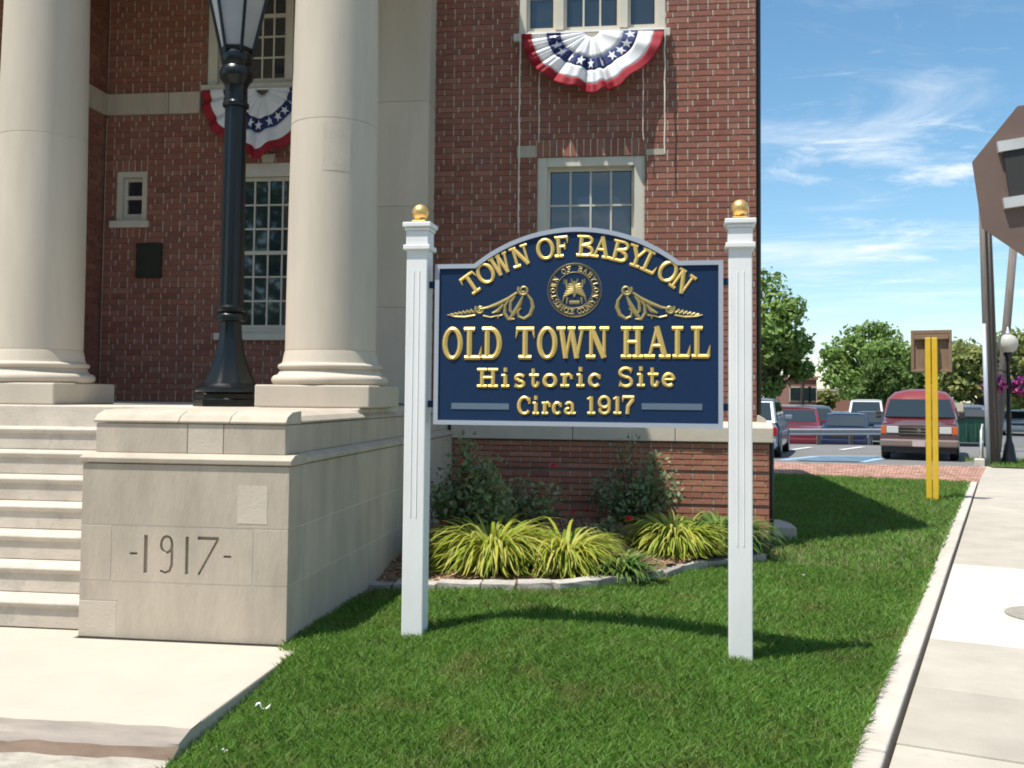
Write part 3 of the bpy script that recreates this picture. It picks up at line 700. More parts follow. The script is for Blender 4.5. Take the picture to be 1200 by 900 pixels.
# lantern: six tapering panes between iron ribs
zb, zt, rb_, rt_ = 2.885, 3.62, .125, .30
for k in range(6):
    a, b = R(60*k+8), R(60*k+68)
    P = lambda r, ang, z: (r*math.cos(ang), r*math.sin(ang), z)
    MB().add([P(rb_-.008, a, zb), P(rb_-.008, b, zb), P(rt_-.008, b, zt), P(rt_-.008, a, zt)], [(0, 1, 2, 3)]).build('lantern_pane', 'lamp_glass', lp_, True, fix=False)
    MB().tube([P(rb_, a, zb-.03), P(rt_, a, zt)], .013, 6).build('lantern_rib', 'black_iron', lp_, True)
lat('lantern_seat', [(.08, 2.86), (.135, 2.875), (.14, 2.905), (.12, 2.915)], 6, ph=R(8), smooth=False)
lat('lantern_roof', [(.33, 3.61), (.335, 3.65), (.24, 3.78), (.10, 3.90), (.05, 3.93), (.05, 4.0), (.02, 4.08)], 6, ph=R(8), smooth=False)

# ================================================================== BUNTING
def star(cx, cz, r, rot=0.):
    return [(cx+(r if k % 2 == 0 else r*.42)*math.sin(rot+math.pi*k/5), cz+(r if k % 2 == 0 else r*.42)*math.cos(rot+math.pi*k/5)) for k in range(10)]
def bunting(cx, zt, y, hw, drop, label, seed, cords):
    rr = random.Random(seed); th = thing('bunting', label, 'bunting', (cx, y, zt), 0, 'patriotic bunting hung under windows')
    na, nr = 180, 18; bands = [(0.0, .38, 'flag_white', 'white_band'), (.38, .60, 'flag_blue', 'blue_band'), (.60, .84, 'flag_white', 'white_band'), (.84, 1.0, 'flag_red', 'red_band')]
    amps = [rr.uniform(.6, 1.3) for _ in range(16)]
    ph = rr.uniform(0, 9)
    def pt(t, r):
        a = math.pi*(1+t); edge = math.sin(math.pi*t); k = 7.5*t+.55*math.sin(5.1*t+ph)+.25*math.sin(13*t+ph*2)
        pl = math.sin(2*math.pi*k)*(.7+.6*mnoise.noise((t*6, ph, 0)))+.35*math.sin(4*math.pi*k+1)
        swell = 1+.05*r*math.sin(2*math.pi*k+.8)*edge+.05*r*mnoise.noise((t*5, ph, 3))
        x = hw*math.cos(a)*(.10+.90*r)*(1-.05*edge*r+.03*r*mnoise.noise((t*7, 2, ph))); z = drop*(math.sin(a)*(.10+.90*r)*swell)*(1+.05*math.sin(2*math.pi*t*2.5+ph))-.03*edge*r
        yy = -.03-.13*edge*r**.8-.075*pl*r*(.3+.7*edge)
        return (x, yy, z)
    for (r0, r1, mt, nm) in bands:
        m = MB(); n = 5; vs = [pt(i/na, r0+(r1-r0)*j/n) for j in range(n+1) for i in range(na+1)]
        m.add(vs, [(j*(na+1)+i, j*(na+1)+i+1, (j+1)*(na+1)+i+1, (j+1)*(na+1)+i) for j in range(n) for i in range(na)])
        o = m.build(nm, mt, th, True, True, fix=False)
        s = o.modifiers.new('thick', 'SOLIDIFY'); s.thickness = .004
    for k in range(11):
        t = (k+.5)/11; c = Vector(pt(t, .49)); a = math.pi*(1+t)
        m = MB(); sp = star(0, 0, .058, a+math.pi/2); vs = []
        dt, dr = .002, .01
        eu = (Vector(pt(t+dt, .49))-Vector(pt(t-dt, .49))).normalized(); ev = (Vector(pt(t, .49-dr))-Vector(pt(t, .49+dr))).normalized(); nn = eu.cross(ev)
        if nn.y > 0: nn = -nn
        sp = star(0, 0, .068)
        vs = [c+nn*.007+eu*(p[0]*.8)+ev*p[1] for p in sp]; vs.append(c+nn*.009)
        m.add(vs, [(i, (i+1) % 10, 10) for i in range(10)]); m.build('star', 'flag_white', th, True, fix=False)
    MB().box(-hw-.01, hw+.01, -.03, .0, -.01, .012).build('heading', 'flag_white', th, True, bevel=.008)
    for (dx, l, r) in cords:
        pts = [(dx+.012*mnoise.noise((k*.7, dx*9, 2)), -.04+.012*mnoise.noise((k*.5, dx*3, 5)), -.01-l*k/12) for k in range(13)]
        MB().tube(pts, r, 6).build('cord', 'rope', th, True)
    return th
bcx = (PY(610, 38, WY-.1).x+PY(779, 36, WY-.1).x)/2
bunting(bcx, 5.43, WY-.075, .775, .66, 'red white and blue star bunting under the sunlit upper wing window', 3,
        [(-.785, 2.2, .008), (.785, 1.35, .008), (-.57, 1.2, .005), (.555, 1.2, .005)])
bunting(-4.42, 5.04, RY-.075, .75, .78, 'red white and blue bunting under the shaded window behind the lamp', 8, [])
m = MB(); pa, pb = PY(162, 286, RY), PY(190, 326, RY)
pq = MB().box(pa.x, pb.x, RY-.045, RY-.012, pb.z, pa.z); pq.box(pa.x+.02, pb.x-.02, RY-.052, RY-.044, pb.z+.02, pa.z-.02)
tag(pq.build('wall_plaque', 'bronze', bevel=.006), 'dark bronze plaque fixed to the brick wall under the small window', 'plaque')

# ================================================================== THE SIGN
SC = Vector((-.393, 5.69, 0)); SA = R(-3.0)
sign = thing('historic_site_sign', 'blue and gold TOWN OF BABYLON OLD TOWN HALL sign on white posts', 'sign', SC, SA)
SEx = Vector((math.cos(SA), math.sin(SA), 0)); SEn = Vector((-math.sin(SA), math.cos(SA), 0))
def S(px, py, off=0.):
    v = ray(px, py); t = ((SC+SEn*off-EYEV).dot(SEn))/v.dot(SEn); p = EYEV+v*t; return ((p-SC).dot(SEx), p.z)
PO = -.02                                       # face plane of the panel, in front of the post centres
def post(px0, px1, top, gtop, gbot):
    u = (S(px0, 480, -.065)[0]+S(px1, 480, -.065)[0])/2; wz = S((px0+px1)/2, top, -.065)[1]; h = .064
    zg = float(lawn_z(SC.x+u*SEx.x, SC.y+u*SEx.y))
    P_ = MB().box(u-h, u+h, -h, h, zg-.35, wz-.12).build('post', 'white_paint', sign, True, bevel=.006)
    m = MB(); h2 = h+.018
    m.box(u-h2, u+h2, -h2, h2, wz-.165, wz-.135); m.box(u-h-.004, u+h+.004, -h-.004, h+.004, wz-.134, wz-.05)
    m.box(u-h-.012, u+h+.012, -h-.012, h+.012, wz-.049, wz-.03); m.box(u-h2-.004, u+h2+.004, -h2-.004, h2+.004, wz-.029, wz)
    m.build('post_cap', 'white_paint', P_, True, bevel=.005)
    MB().box(u-.042, u+.042, -.042, .042, wz+.0005, wz+.018).build('finial_base', 'gold_ball', P_, True, bevel=.004)
    MB().lathe([(.012, .0), (.022, .002)]+[(.051*math.sin(math.pi*k/16), .052-.051*math.cos(math.pi*k/16)) for k in range(3, 17)], 32, (u, 0, wz+.0165)).build('ball_finial', 'gold_ball', P_, True, True)
    za, zb = S((px0+px1)/2, gtop, -.065)[1], S((px0+px1)/2, gbot, -.065)[1]
    for d in (-.017, .017):
        m = MB(); m.prism([(u+d-.0042, -h-.0005), (u+d, -h-.0042), (u+d+.0042, -h-.0005)], zb, za, 'z'); m.build('flute_bead', 'white_paint', P_, True)
    return u, wz
uL, _ = post(472.5, 499.5, 260.5, 318, 606)
uR, _ = post(853.5, 882.5, 256, 318, 640)
# panel
x0, zb0 = S(508, 499.5, PO); x1, zb1 = S(847.5, 500, PO); zbm = (zb0+zb1)/2
zs0 = (S(509, 311.5, PO)[1]+S(846, 303.5, PO)[1])/2; sl = S(556, 308, PO)[0]; sr = S(795.5, 303.5, PO)[0]; zap = S(676, 266.5, PO)[1]
mc = (sl+sr)/2; hw_ = (sr-sl)/2; sag = zap-zs0; rad_ = (hw_*hw_+sag*sag)/(2*sag)
def outline(i):
    a0 = math.asin((hw_)/rad_); q = [(x0+i, zbm+i), (x1-i, zbm+i), (x1-i, zs0-i)]
    rr = rad_-i; cz = zap-rad_; hh = math.sqrt(max(0, rr*rr-(zs0-i-cz)**2)); ang = math.asin(hh/rr)
    for k in range(33): a = ang-2*ang*k/32; q.append((mc+rr*math.sin(a), cz+rr*math.cos(a)))
    q.append((x0+i, zs0-i)); return q
o_ = outline(0)
panel = MB().prism(o_, PO, .02, 'y').build('panel', 'sign_blue', sign, True)
i_ = outline(.026); n = len(o_)
m = MB(); vs = [(p[0], PO-.0005, p[1]) for p in o_]+[(p[0], PO-.010, p[1]) for p in o_]+[(p[0], PO-.010, p[1]) for p in i_]+[(p[0], PO-.0005, p[1]) for p in i_]
for k in range(n):
    j = (k+1) % n; m.f += [(k, j, n+j, n+k), (n+k, n+j, 2*n+j, 2*n+k), (2*n+k, 2*n+j, 3*n+j, 3*n+k)]; m.m += [0]*3
m.v = vs
for q, (a, b) in enumerate(((0, 1),)): pass
m.build('border', 'sign_border', panel, True)
for s in (-1, 1):
    ux = uL+.064 if s < 0 else uR-.064; ue = x0 if s < 0 else x1
    for zz_ in (zbm+.12, zs0-.12):
        MB().box(min(ux, ue)+.0005, max(ux, ue)-.0005, -.012, .012, zz_-.02, zz_+.02).build('bracket', 'sign_blue', sign, True)
# ---- lettering: prismatic gilded strokes
def ridge(m, pts, w, y, h, closed=False, mi=0):
    n = len(pts); L_, C_, R_ = [], [], []
    for i in range(n):
        p = Vector(pts[i])
        a = Vector(pts[(i-1) % n]) if (closed or i) else None; b = Vector(pts[(i+1) % n]) if (closed or i < n-1) else None
        d1 = (p-a).normalized() if a is not None and (p-a).length > 1e-9 else None; d2 = (b-p).normalized() if b is not None and (b-p).length > 1e-9 else None
        if d1 is None: d1 = d2
        if d2 is None: d2 = d1
        t = (d1+d2)
        t = t.normalized() if t.length > 1e-6 else d1
        nn = Vector((-t.y, t.x)); sc_ = 1/max(.45, nn.dot(Vector((-d1.y, d1.x)))); ww = w[i] if isinstance(w, list) else w
        L_.append(p+nn*(ww/2*sc_)); R_.append(p-nn*(ww/2*sc_)); C_.append(p)
    vs = [(q.x, y, q.y) for q in L_]+[(q.x, y-h, q.y) for q in C_]+[(q.x, y, q.y) for q in R_]; fs = []
    for i in range(n if closed else n-1):
        j = (i+1) % n; fs += [(i, j, n+j, n+i), (n+i, n+j, 2*n+j, 2*n+i)]
    if not closed: fs += [(0, n, 2*n), (n-1, 3*n-1, 2*n-1)]
    m.add(vs, fs, mi)
def arc(cx, cy, rx, ry, a0, a1, n=14): return [(cx+rx*math.cos(R(a0+(a1-a0)*k/n)), cy+ry*math.sin(R(a0+(a1-a0)*k/n))) for k in range(n+1)]
def glyph(ch, W, t):
    s = t*.82; q = []; a = lambda pts, w=t, c=False: q.append((pts, w, c)); se = .17*max(W, .5)+.08
    def serif(x, top, w=None): w = w or se; yy = 1-s/2 if top else s/2; a([(x-w, yy), (x+w, yy)], s)
    if ch == 'T':
        a([(W/2, s*.6), (W/2, 1-s*.6)]); a([(.04, 1-s/2), (W-.04, 1-s/2)], s); a([(.07, 1-s*.7), (.02, .64)], [s*.75, .02]); a([(W-.07, 1-s*.7), (W-.02, .64)], [s*.75, .02]); serif(W/2, 0, se*1.05)
    elif ch in 'O0o':
        h = 1 if ch != 'o' else .70; a(arc(W/2, h/2, W/2-t*.46, h/2-s*.42, 90, 450-360/28, 27), [t*(.72+.28*abs(math.cos(R(90+360*k/28)))) for k in range(28)], True)
    elif ch == 'W':
        a([(.13*W+.02, 1-s*.5), (.31*W, .03)], t*.95); a([(.31*W, .03), (.5*W, .93)], t*.6); a([(.5*W, .95), (.70*W, .03)], t*.95); a([(.70*W, .03), (.89*W, 1-s*.5)], t*.6)
        serif(.14*W, 1, .15*W); serif(.51*W, 1, .13*W); serif(.88*W, 1, .12*W)
    elif ch == 'N':
        a([(.19*W, s*.6), (.19*W, 1-s*.5)], t*.72); a([(.2*W, 1-s*.3), (.82*W, .04)], t*1.05); a([(.82*W, .04), (.82*W, 1-s*.5)], t*.62); serif(.17*W, 0, se*.75); serif(.16*W, 1, se*.75); serif(.83*W, 1, se*.75)
    elif ch == 'F':
        a([(.3*W, s*.6), (.3*W, 1-s*.5)]); a([(.06*W, 1-s/2), (.95*W, 1-s/2)], s); a([(.3*W, .5), (.72*W, .5)], s*.85); a([(.93*W, 1-s*.5), (.95*W, .62)], [s*.8, .03]); a([(.74*W, .66), (.74*W, .36)], s*.5); serif(.3*W, 0)
    elif ch in 'BP':
        a([(.27*W, s*.6), (.27*W, 1-s*.5)]); a([(.04*W, 1-s/2)]+[(.55*W, 1-s/2)]+arc(.58*W, .755, .27*W, .245-s/2, 80, -80, 10)+[(.28*W, .52)], s*.95)
        a([(.28*W, .52), (.56*W, .52)]+arc(.6*W, .27, .30*W, .27-s/2, 80, -80, 10)+[(.04*W, s/2)], s*1.05)
    elif ch == 'A':
        a([(.17*W, s*.5), (.49*W, .97)], t*.62); a([(.47*W, 1.0), (.83*W, s*.5)], t*1.05); a([(.27*W, .40), (.70*W, .40)], s*.85); serif(.17*W, 0, se*.82); serif(.82*W, 0, se*.85)
    elif ch == 'Y':
        a([(.15*W, 1-s*.4), (.5*W, .45)], t); a([(.86*W, 1-s*.4), (.5*W, .45)], t*.7); a([(.5*W, .47), (.5*W, s*.5)]); serif(.14*W, 1, se*.8); serif(.87*W, 1, se*.75); serif(.5*W, 0)
    elif ch == 'L':
        a([(.3*W, s*.5), (.3*W, 1-s*.5)]); a([(.04*W, s/2), (.93*W, s/2)], s); serif(.3*W, 1, se*.95); a([(.88*W, s*.6), (.98*W, .42)], [s*.95, .02])
    elif ch == 'D':
        a([(.27*W, s*.5), (.27*W, 1-s*.5)]); a([(.04*W, 1-s/2), (.42*W, 1-s/2)]+arc(.46*W, .5, .5*W-t*.42, .5-s/2, 84, -84, 16)+[(.04*W, s/2)], [s]*2+[s+(t-s)*math.cos(R(84-168*k/16)) for k in range(17)]+[s])
    elif ch == 'H':
        for x in (.24*W, .76*W): a([(x, s*.5), (x, 1-s*.5)]); serif(x, 0, .23*W); serif(x, 1, .23*W)
        a([(.24*W, .52), (.76*W, .52)], s*.9)
    elif ch == 'K':
        a([(.25*W, s*.5), (.25*W, 1-s*.5)]); a([(.28*W, .4), (.85*W, .95)], t*.7); a([(.45*W, .55), (.88*W, .05)]); serif(.25*W, 0); serif(.25*W, 1)
    elif ch == 'U':
        a([(.2*W, 1)]+arc(.5*W, .34, .3*W, .30, 180, 360, 10)+[(.8*W, 1)], t*.8); serif(.2*W, 1, se*.7); serif(.8*W, 1, se*.7)
    elif ch in 'Ss':
        h = 1 if ch == 'S' else .70; r_ = W/2-t*.4
        a(arc(W/2, h*.73, r_, h*.27-s*.4, 20, 270, 12)[:-1]+arc(W/2, h*.27, r_, h*.27-s*.4+.02, 90, -160, 12), t*.82)
        a([(.86*W, h*.97), (.84*W, h*.68)], [s*.9, .03]); a([(.13*W, h*.04), (.14*W, h*.34)], [s*.9, .03])
    elif ch in 'Cc':
        h = 1 if ch == 'C' else .70; a(arc(W/2+.02, h/2, W/2-t*.42, h/2-s*.42, 40, 322, 20), [t*(.7+.3*abs(math.cos(R(40+282*k/20)))) for k in range(21)]); a([(.87*W, h*.93), (.87*W, h*.60)], s*.75)
    elif ch == 'e':
        a([(.12*W, .37), (.86*W, .37)], s*.8); a(arc(W/2, .35, W/2-t*.4, .35-s*.4, 4, 318, 20), t*.9)
    elif ch == 'a':
        a(arc(.42*W, .47, .30*W, .23-s*.4, 160, 0, 8)+[(.72*W, .1)], t*.85); a(arc(.36*W, .2, .28*W, .2-s*.4, 80, 360, 12), t*.75); a([(.6*W, s/2), (W, s/2)], s*.9)
    elif ch == 'i':
        a([(W/2, s*.5), (W/2, .66)], t); a([(.05*W, s/2), (.95*W, s/2)], s); a([(.05*W, .70-s/2), (W/2, .70-s/2)], s*.9); a([(W/2, .80), (W/2, 1.02)], t*.95)
    elif ch == 'r':
        a([(.33*W, s*.5), (.33*W, .66)]); a([(.02*W, s/2), (.68*W, s/2)], s); a([(.02*W, .70-s/2), (.4*W, .70-s/2)], s*.9); a([(.36*W, .45)]+arc(.62*W, .42, .24*W, .23, 150, 60, 5)+[(.9*W, .52)], t*.75); a([(.88*W, .64), (.88*W, .42)], t*.7)
    elif ch == 't':
        a([(.42*W, .96), (.42*W, .25)]+arc(.64*W, .24, .22*W, .24-s*.4, 190, 320, 6)+[(.93*W, .3)], t*.85); a([(.04*W, .70-s/2), (.95*W, .70-s/2)], s*1.05)
    elif ch == '1':
        a([(W*.54, s*.5), (W*.54, .97)]); serif(W*.54, 0, W*.45); a([(W*.1, .86-s*.3), (W*.5, .93)], s*.8)
    elif ch == '9':
        a(arc(W/2, .66, W/2-t*.4, .34-s*.4, 0, 345, 20), t*.85, True); a([(W-t*.42, .66)]+arc(W/2, .34, W/2-t*.42, .34-s*.4, 0, -165, 12), t*.8); a([(.14*W, .18), (.2*W, .34)], s*.9)
    elif ch == '7':
        a([(.04*W, 1-s/2), (.96*W, 1-s/2)], s*1.1); a([(.9*W, 1-s), (.48*W, .45), (.42*W, s*.2)], t); a([(.09*W, 1-s*.6), (.07*W, .66)], [s*.9, .03])
    return q
def letter(ch, cx, cz, wdt, h, rot=0., t=.2, gold='gold', outl=True, depth=.24, name='letter'):
    """one letter centred at (cx, cz) in sign coordinates"""
    W = wdt/h; m = MB(); c, s_ = math.cos(rot), math.sin(rot)
    def T(p, dx=0, dz=0): x, z = (p[0]-W/2)*h, (p[1]-.5)*h; return (cx+x*c-z*s_+dx, cz+x*s_+z*c+dz)
    for (pts, w_, cl) in glyph(ch, W, t):
        wm = [x*h for x in w_] if isinstance(w_, list) else w_*h; av = max(wm) if isinstance(wm, list) else wm
        ridge(m, [T(p) for p in pts], wm, PO-.0025, av*depth, cl, 0)
        if outl:
            wo = [x+.011 for x in wm] if isinstance(wm, list) else wm+.011
            ridge(m, [T(p, .0012, -.0012) for p in pts], wo, PO-.0008, .0004, cl, 1)
    o = m.build(name, [gold, 'letter_black'] if outl else gold, panel, True, fix=False)
    bm = bmesh.new(); bm.from_mesh(o.data); bm.normal_update()
    bmesh.ops.reverse_faces(bm, faces=[f for f in bm.faces if f.normal.y > 0]); bm.to_mesh(o.data); bm.free(); return o
def line(spec, tl, tr, bl, br, t):
    X0, X1 = spec[0][1], spec[-1][2]
    for ch, a, b in spec:
        f = ((a+b)/2-X0)/(X1-X0); pt_, pb_ = tl+(tr-tl)*f, bl+(br-bl)*f
        ua, za = S(a, pt_, PO); ub_, zb_ = S(b, pb_, PO); letter(ch, (ua+ub_)/2, (za+zb_)/2, ub_-ua, za-zb_, 0, t)
line([('O', 519, 542), ('L', 544, 564.8), ('D', 564.6, 588.6), ('T', 604, 627), ('O', 629.7, 653), ('W', 653, 686), ('N', 688.3, 712.3), ('H', 727.7, 753.7), ('A', 756.5, 784), ('L', 787.4, 809.3), ('L', 809.8, 832.7)],
     383.6, 382.2, 421.8, 420, .158)
line([('H', 559.3, 583.6), ('i', 587.5, 597.2), ('s', 602.8, 615.5), ('t', 620, 631.8), ('o', 636, 653), ('r', 657, 671.5), ('i', 675.5, 685.2), ('c', 689, 704.5), ('S', 724.7, 742), ('i', 746.3, 756), ('t', 758.8, 772), ('e', 775.7, 791.5)],
     431.5, 429.6, 454.6, 453.6, .195)
line([('C', 606, 622.6), ('i', 624.2, 631.8), ('r', 635, 645.5), ('c', 646.7, 658.6), ('a', 661.6, 674.5), ('1', 687.7, 697.5), ('9', 700.7, 715.7), ('1', 718.3, 728), ('7', 729, 743.6)], 464.2, 463.6, 486.3, 486, .195)
cen = [('T', 552.5, 332.3), ('O', 570, 321.7), ('W', 587, 310.5), ('N', 609.9, 300.2), ('O', 639.2, 292), ('F', 658, 289.2), ('B', 686, 288.2), ('A', 705, 290.6), ('B', 726.7, 294.6), ('Y', 747, 301), ('L', 761.8, 308.8), ('O', 782.2, 319.3), ('N', 799.8, 330)]
pc = [S(a, b, PO) for _, a, b in cen]
# fit the circle through the first, middle and last letter
(ax, az), (bx, bz), (cx_, cz_) = pc[0], ((pc[5][0]+pc[6][0])/2, (pc[5][1]+pc[6][1])/2+.003), pc[-1]
dd = 2*(ax*(bz-cz_)+bx*(cz_-az)+cx_*(az-bz))
ox = ((ax*ax+az*az)*(bz-cz_)+(bx*bx+bz*bz)*(cz_-az)+(cx_*cx_+cz_*cz_)*(az-bz))/dd; oz = ((ax*ax+az*az)*(cx_-bx)+(bx*bx+bz*bz)*(ax-cx_)+(cx_*cx_+cz_*cz_)*(bx-ax))/dd
ro = math.hypot(ax-ox, az-oz)
for (ch, _, _), (x, z) in zip(cen, pc):
    an = math.atan2(x-ox, z-oz); letter(ch, ox+ro*math.sin(an), oz+ro*math.cos(an), {'W': .118, 'O': .106, 'F': .082, 'L': .095}.get(ch, .105), .128, -an*.92, .172)
for (a, b, ya, yb) in ((529, 596.5, 472.8, 479.2), (752, 823, 473.2, 479.8)):
    u0, z0 = S(a, yb, PO); u1, z1 = S(b, ya, PO); MB().box(u0, u1, PO-.003, PO-.0005, z0, z1).build('rule_bar', 'sign_rule', panel, True)
# ---- seal
sx, sz = S(673.3, 340, PO); sr_ = S(673.3+32, 340, PO)[0]-sx
def ring(r, wd, name):
    m = MB(); ridge(m, [(sx+r*math.cos(2*math.pi*k/64), sz+r*math.sin(2*math.pi*k/64)) for k in range(64)], wd, PO-.0015, .002, True); o = m.build(name, 'gold_dull', panel, True); return o
ring(sr_*.985, .0035, 'seal_ring'); ring(sr_*.93, .0022, 'seal_ring'); ring(sr_*.66, .004, 'seal_ring')
def ringtext(s, a0, a1, r, h, flip):
    n = len(s)
    for i, ch in enumerate(s):
        if ch == ' ': continue
        a = R(a0+(a1-a0)*i/(n-1)); x, z = sx+r*math.cos(a), sz+r*math.sin(a); rot = a-math.pi/2 if not flip else a+math.pi/2
        letter(ch, x, z, h*.85, h, rot, .2, 'gold_dull', False, .3, 'seal_letter')
ringtext('TOWN OF BABYLON', 196, -16, sr_*.795, sr_*.2, False)
ringtext('SUFFOLK COUNTY', 212, 328, sr_*.795, sr_*.2, True)
# emblem: spread figure with wings and two supporters
m = MB(); e = sr_*.62; E = lambda pts, w_, h_=.004: ridge(m, [(sx+p[0]*e, sz+p[1]*e) for p in pts], [x*e for x in w_] if isinstance(w_, list) else w_*e, PO-.0015, h_)
for s in (-1, 1):
    for k in range(6): E([(s*.06, .25-.07*k), (s*(.30+.06*k), .34-.14*k), (s*(.46+.05*k), .02-.15*k)], [.16, .13, .04])
    E([(s*.5, .62), (s*.46, .2), (s*.3, .02)], [.10, .14, .1]); E([(s*.62, .66), (s*.6, .36)], .07); E([(s*.2, .68), (s*.12, .36)], [.07, .12]); E([(s*.42, -.42), (s*.45, -.82)], [.14, .07])
E([(0, .55), (0, .30), (0, -.1), (0, -.42)], [.1, .24, .3, .08]); E([(-.3, -.72), (.3, -.72)], .22, .002)
m.build('seal_emblem', 'gold_dull', panel, True, fix=False)
for o in [c for c in panel.children if c.name.startswith('seal_emblem')]:
    bm = bmesh.new(); bm.from_mesh(o.data); bm.normal_update(); bmesh.ops.reverse_faces(bm, faces=[f for f in bm.faces if f.normal.y > 0]); bm.to_mesh(o.data); bm.free()
# ---- scrolls either side of the seal
def scroll(mir):
    m = MB()
    def Q(pts, w_, h_=.0035):
        qq = []
        for (a, b) in pts:
            u_, z_ = S(a if not mir else 1347.5-a, b, PO); qq.append((u_, z_))
        ridge(m, qq, [x*1.7 for x in w_], PO-.0015, h_)
    def spiral(cx, cy, r0, r1, a0, turns, n=26): return [(cx+(r0+(r1-r0)*k/n)*math.cos(R(a0)+2*math.pi*turns*k/n), cy+(r0+(r1-r0)*k/n)*math.sin(R(a0)+2*math.pi*turns*k/n)) for k in range(n+1)]
    Q(spiral(613.5, 340, 1.5, 6.3, 0, 1.6), [.004+.006*k/26 for k in range(27)])
    Q([(606, 343), (596, 350), (584, 356), (572, 360.5), (562, 362)], [.008, .012, .013, .010, .006])
    Q([(618, 345), (623, 352), (624.5, 360), (621, 369), (614, 373.5), (608, 371), (607, 365), (611, 361)], [.006, .010, .013, .012, .009, .008, .006, .004])
    Q([(613, 347), (609, 356), (603, 366), (597, 374)], [.006, .014, .016, .006])
    Q([(604, 347), (598.5, 354), (598, 364), (602, 371)], [.005, .010, .010, .004]); Q([(597, 351), (592, 358), (591.5, 367), (596, 374), (603, 374)], [.005, .009, .011, .010, .005])
    Q([(590, 357), (584, 364), (577, 367)], [.006, .014, .006]); Q([(589, 369), (583, 371), (584, 374)], [.006, .006, .003])
    Q(spiral(562.5, 362.5, 1.2, 5.3, 40, 1.5), [.004+.006*k/26 for k in range(27)])
    Q([(566, 370), (575, 372), (586, 369)], [.006, .005, .003])
    for k in range(6): Q([(556-k*4.6, 366.5+.6*k), (552-k*4.6, 364.0+.8*k), (549-k*4.6, 367+.5*k)], [.006, .012-.0013*k, .004])
    Q([(557, 369.5), (545, 371.5), (533, 371), (524, 369)], [.007, .008, .006, .003])
    o = m.build('scroll', 'gold_dull', panel, True, fix=False)
    bm = bmesh.new(); bm.from_mesh(o.data); bm.normal_update(); bmesh.ops.reverse_faces(bm, faces=[f for f in bm.faces if f.normal.y > 0]); bm.to_mesh(o.data); bm.free()
scroll(False); scroll(True)

# ================================================================== GARDEN BED
def bed_z(x, y):
    d = min((Vector((x, y))-Vector((q.x, q.y))).length for q in bedE); return .0+.17*min(1, d/1.4)+.02*mnoise.noise((x*4, y*4, 0))+.012*mnoise.noise((x*13, y*13, 3))
gx = np.arange(-2.03, 1.32, .045); gy = np.arange(7.25, 10.53, .045); V = []; idx = {}; F = []
for j, y in enumerate(gy):
    for i, x in enumerate(gx): V.append((x, y, bed_z(x, y)))
XX, YY = np.meshgrid(gx, gy); ok = inside(XX.ravel(), YY.ravel(), bedP).reshape(XX.shape)
nn_ = len(gx)
for j in range(len(gy)-1):
    for i in range(nn_-1):
        if ok[j:j+2, i:i+2].any(): F.append((j*nn_+i, j*nn_+i+1, (j+1)*nn_+i+1, (j+1)*nn_+i))
bed = tri_mesh('garden_bed', V, F, 'mulch'); struct(bed)
k = 9000; X = rng.uniform(-2.03, 1.3, k); Y = rng.uniform(7.3, 10.5, k); q = inside(X, Y, bedP); X = X[q]; Y = Y[q]; Vc = []; Fc = []
for x, y in zip(X, Y):
    z = bed_z(x, y)+.004; l = random.uniform(.012, .04); wv = random.uniform(.004, .009); a = random.uniform(0, 6.28); tl = random.uniform(-.5, .5)
    d = Vector((math.cos(a), math.sin(a), tl)).normalized()*l; s = Vector((-math.sin(a), math.cos(a), random.uniform(-.3, .3)))*wv; c = Vector((x, y, z+.004)); b = len(Vc)
    Vc += [c-d-s, c+d-s*.6, c+d+s*.6, c-d+s]; Fc.append((b, b+1, b+2, b+3))
ch_ = tri_mesh('mulch_chips', Vc, Fc, 'mulch_chip'); tag(ch_, 'loose brown mulch chips on the flower bed', 'mulch', kind='stuff')
# edging stones
ed = thing('bed_edging', 'low curved edging of rough grey stones around the flower bed', 'stone edging', (bedE[5].x, bedE[5].y, 0))
path_ = [Vector((p.x, p.y)) for p in bedE]; seg = []
for a, b in zip(path_[:-1], path_[1:]): seg.append((b-a).length)
tot = sum(seg)
def at(s):
    for a, b, l in zip(path_[:-1], path_[1:], seg):
        if s <= l: return a.lerp(b, s/l), (b-a).normalized()
        s -= l
    return path_[-1], (path_[-1]-path_[-2]).normalized()
s = 0.
while s < tot-.1:
    l = random.uniform(.22, .46); p, _ = at(min(tot, s+l/2)); a_, _ = at(s); b_, _ = at(min(tot, s+l)); t = (b_-a_).normalized(); nrm = Vector((-t.y, t.x)); L2 = (b_-a_).length/2-.006
    zc = float(lawn_z(p.x, p.y)); hh = random.uniform(.05, .075); bm = bmesh.new(); bmesh.ops.create_cube(bm, size=1); bmesh.ops.subdivide_edges(bm, edges=bm.edges, cuts=2, use_grid_fill=True)
    dw = .075+random.uniform(-.012, .015); off_ = random.uniform(-.02, .02)
    for v in bm.verts:
        c = v.co.copy(); c.x *= 2*L2; c.y *= dw*2; c.z *= hh+.05; j = mnoise.noise_vector((c.x*9+s*7, c.y*9, c.z*9))*.011; c += j
        v.co = Vector((p.x+t.x*c.x+nrm.x*(c.y+off_), p.y+t.y*c.x+nrm.y*(c.y+off_), zc+hh/2-.02+c.z))
    me = bpy.data.meshes.new('stone'); bm.to_mesh(me); bm.free(); me.materials.append(MATS['edge_stone']); link('stone', me, ed, False, .006); s += l
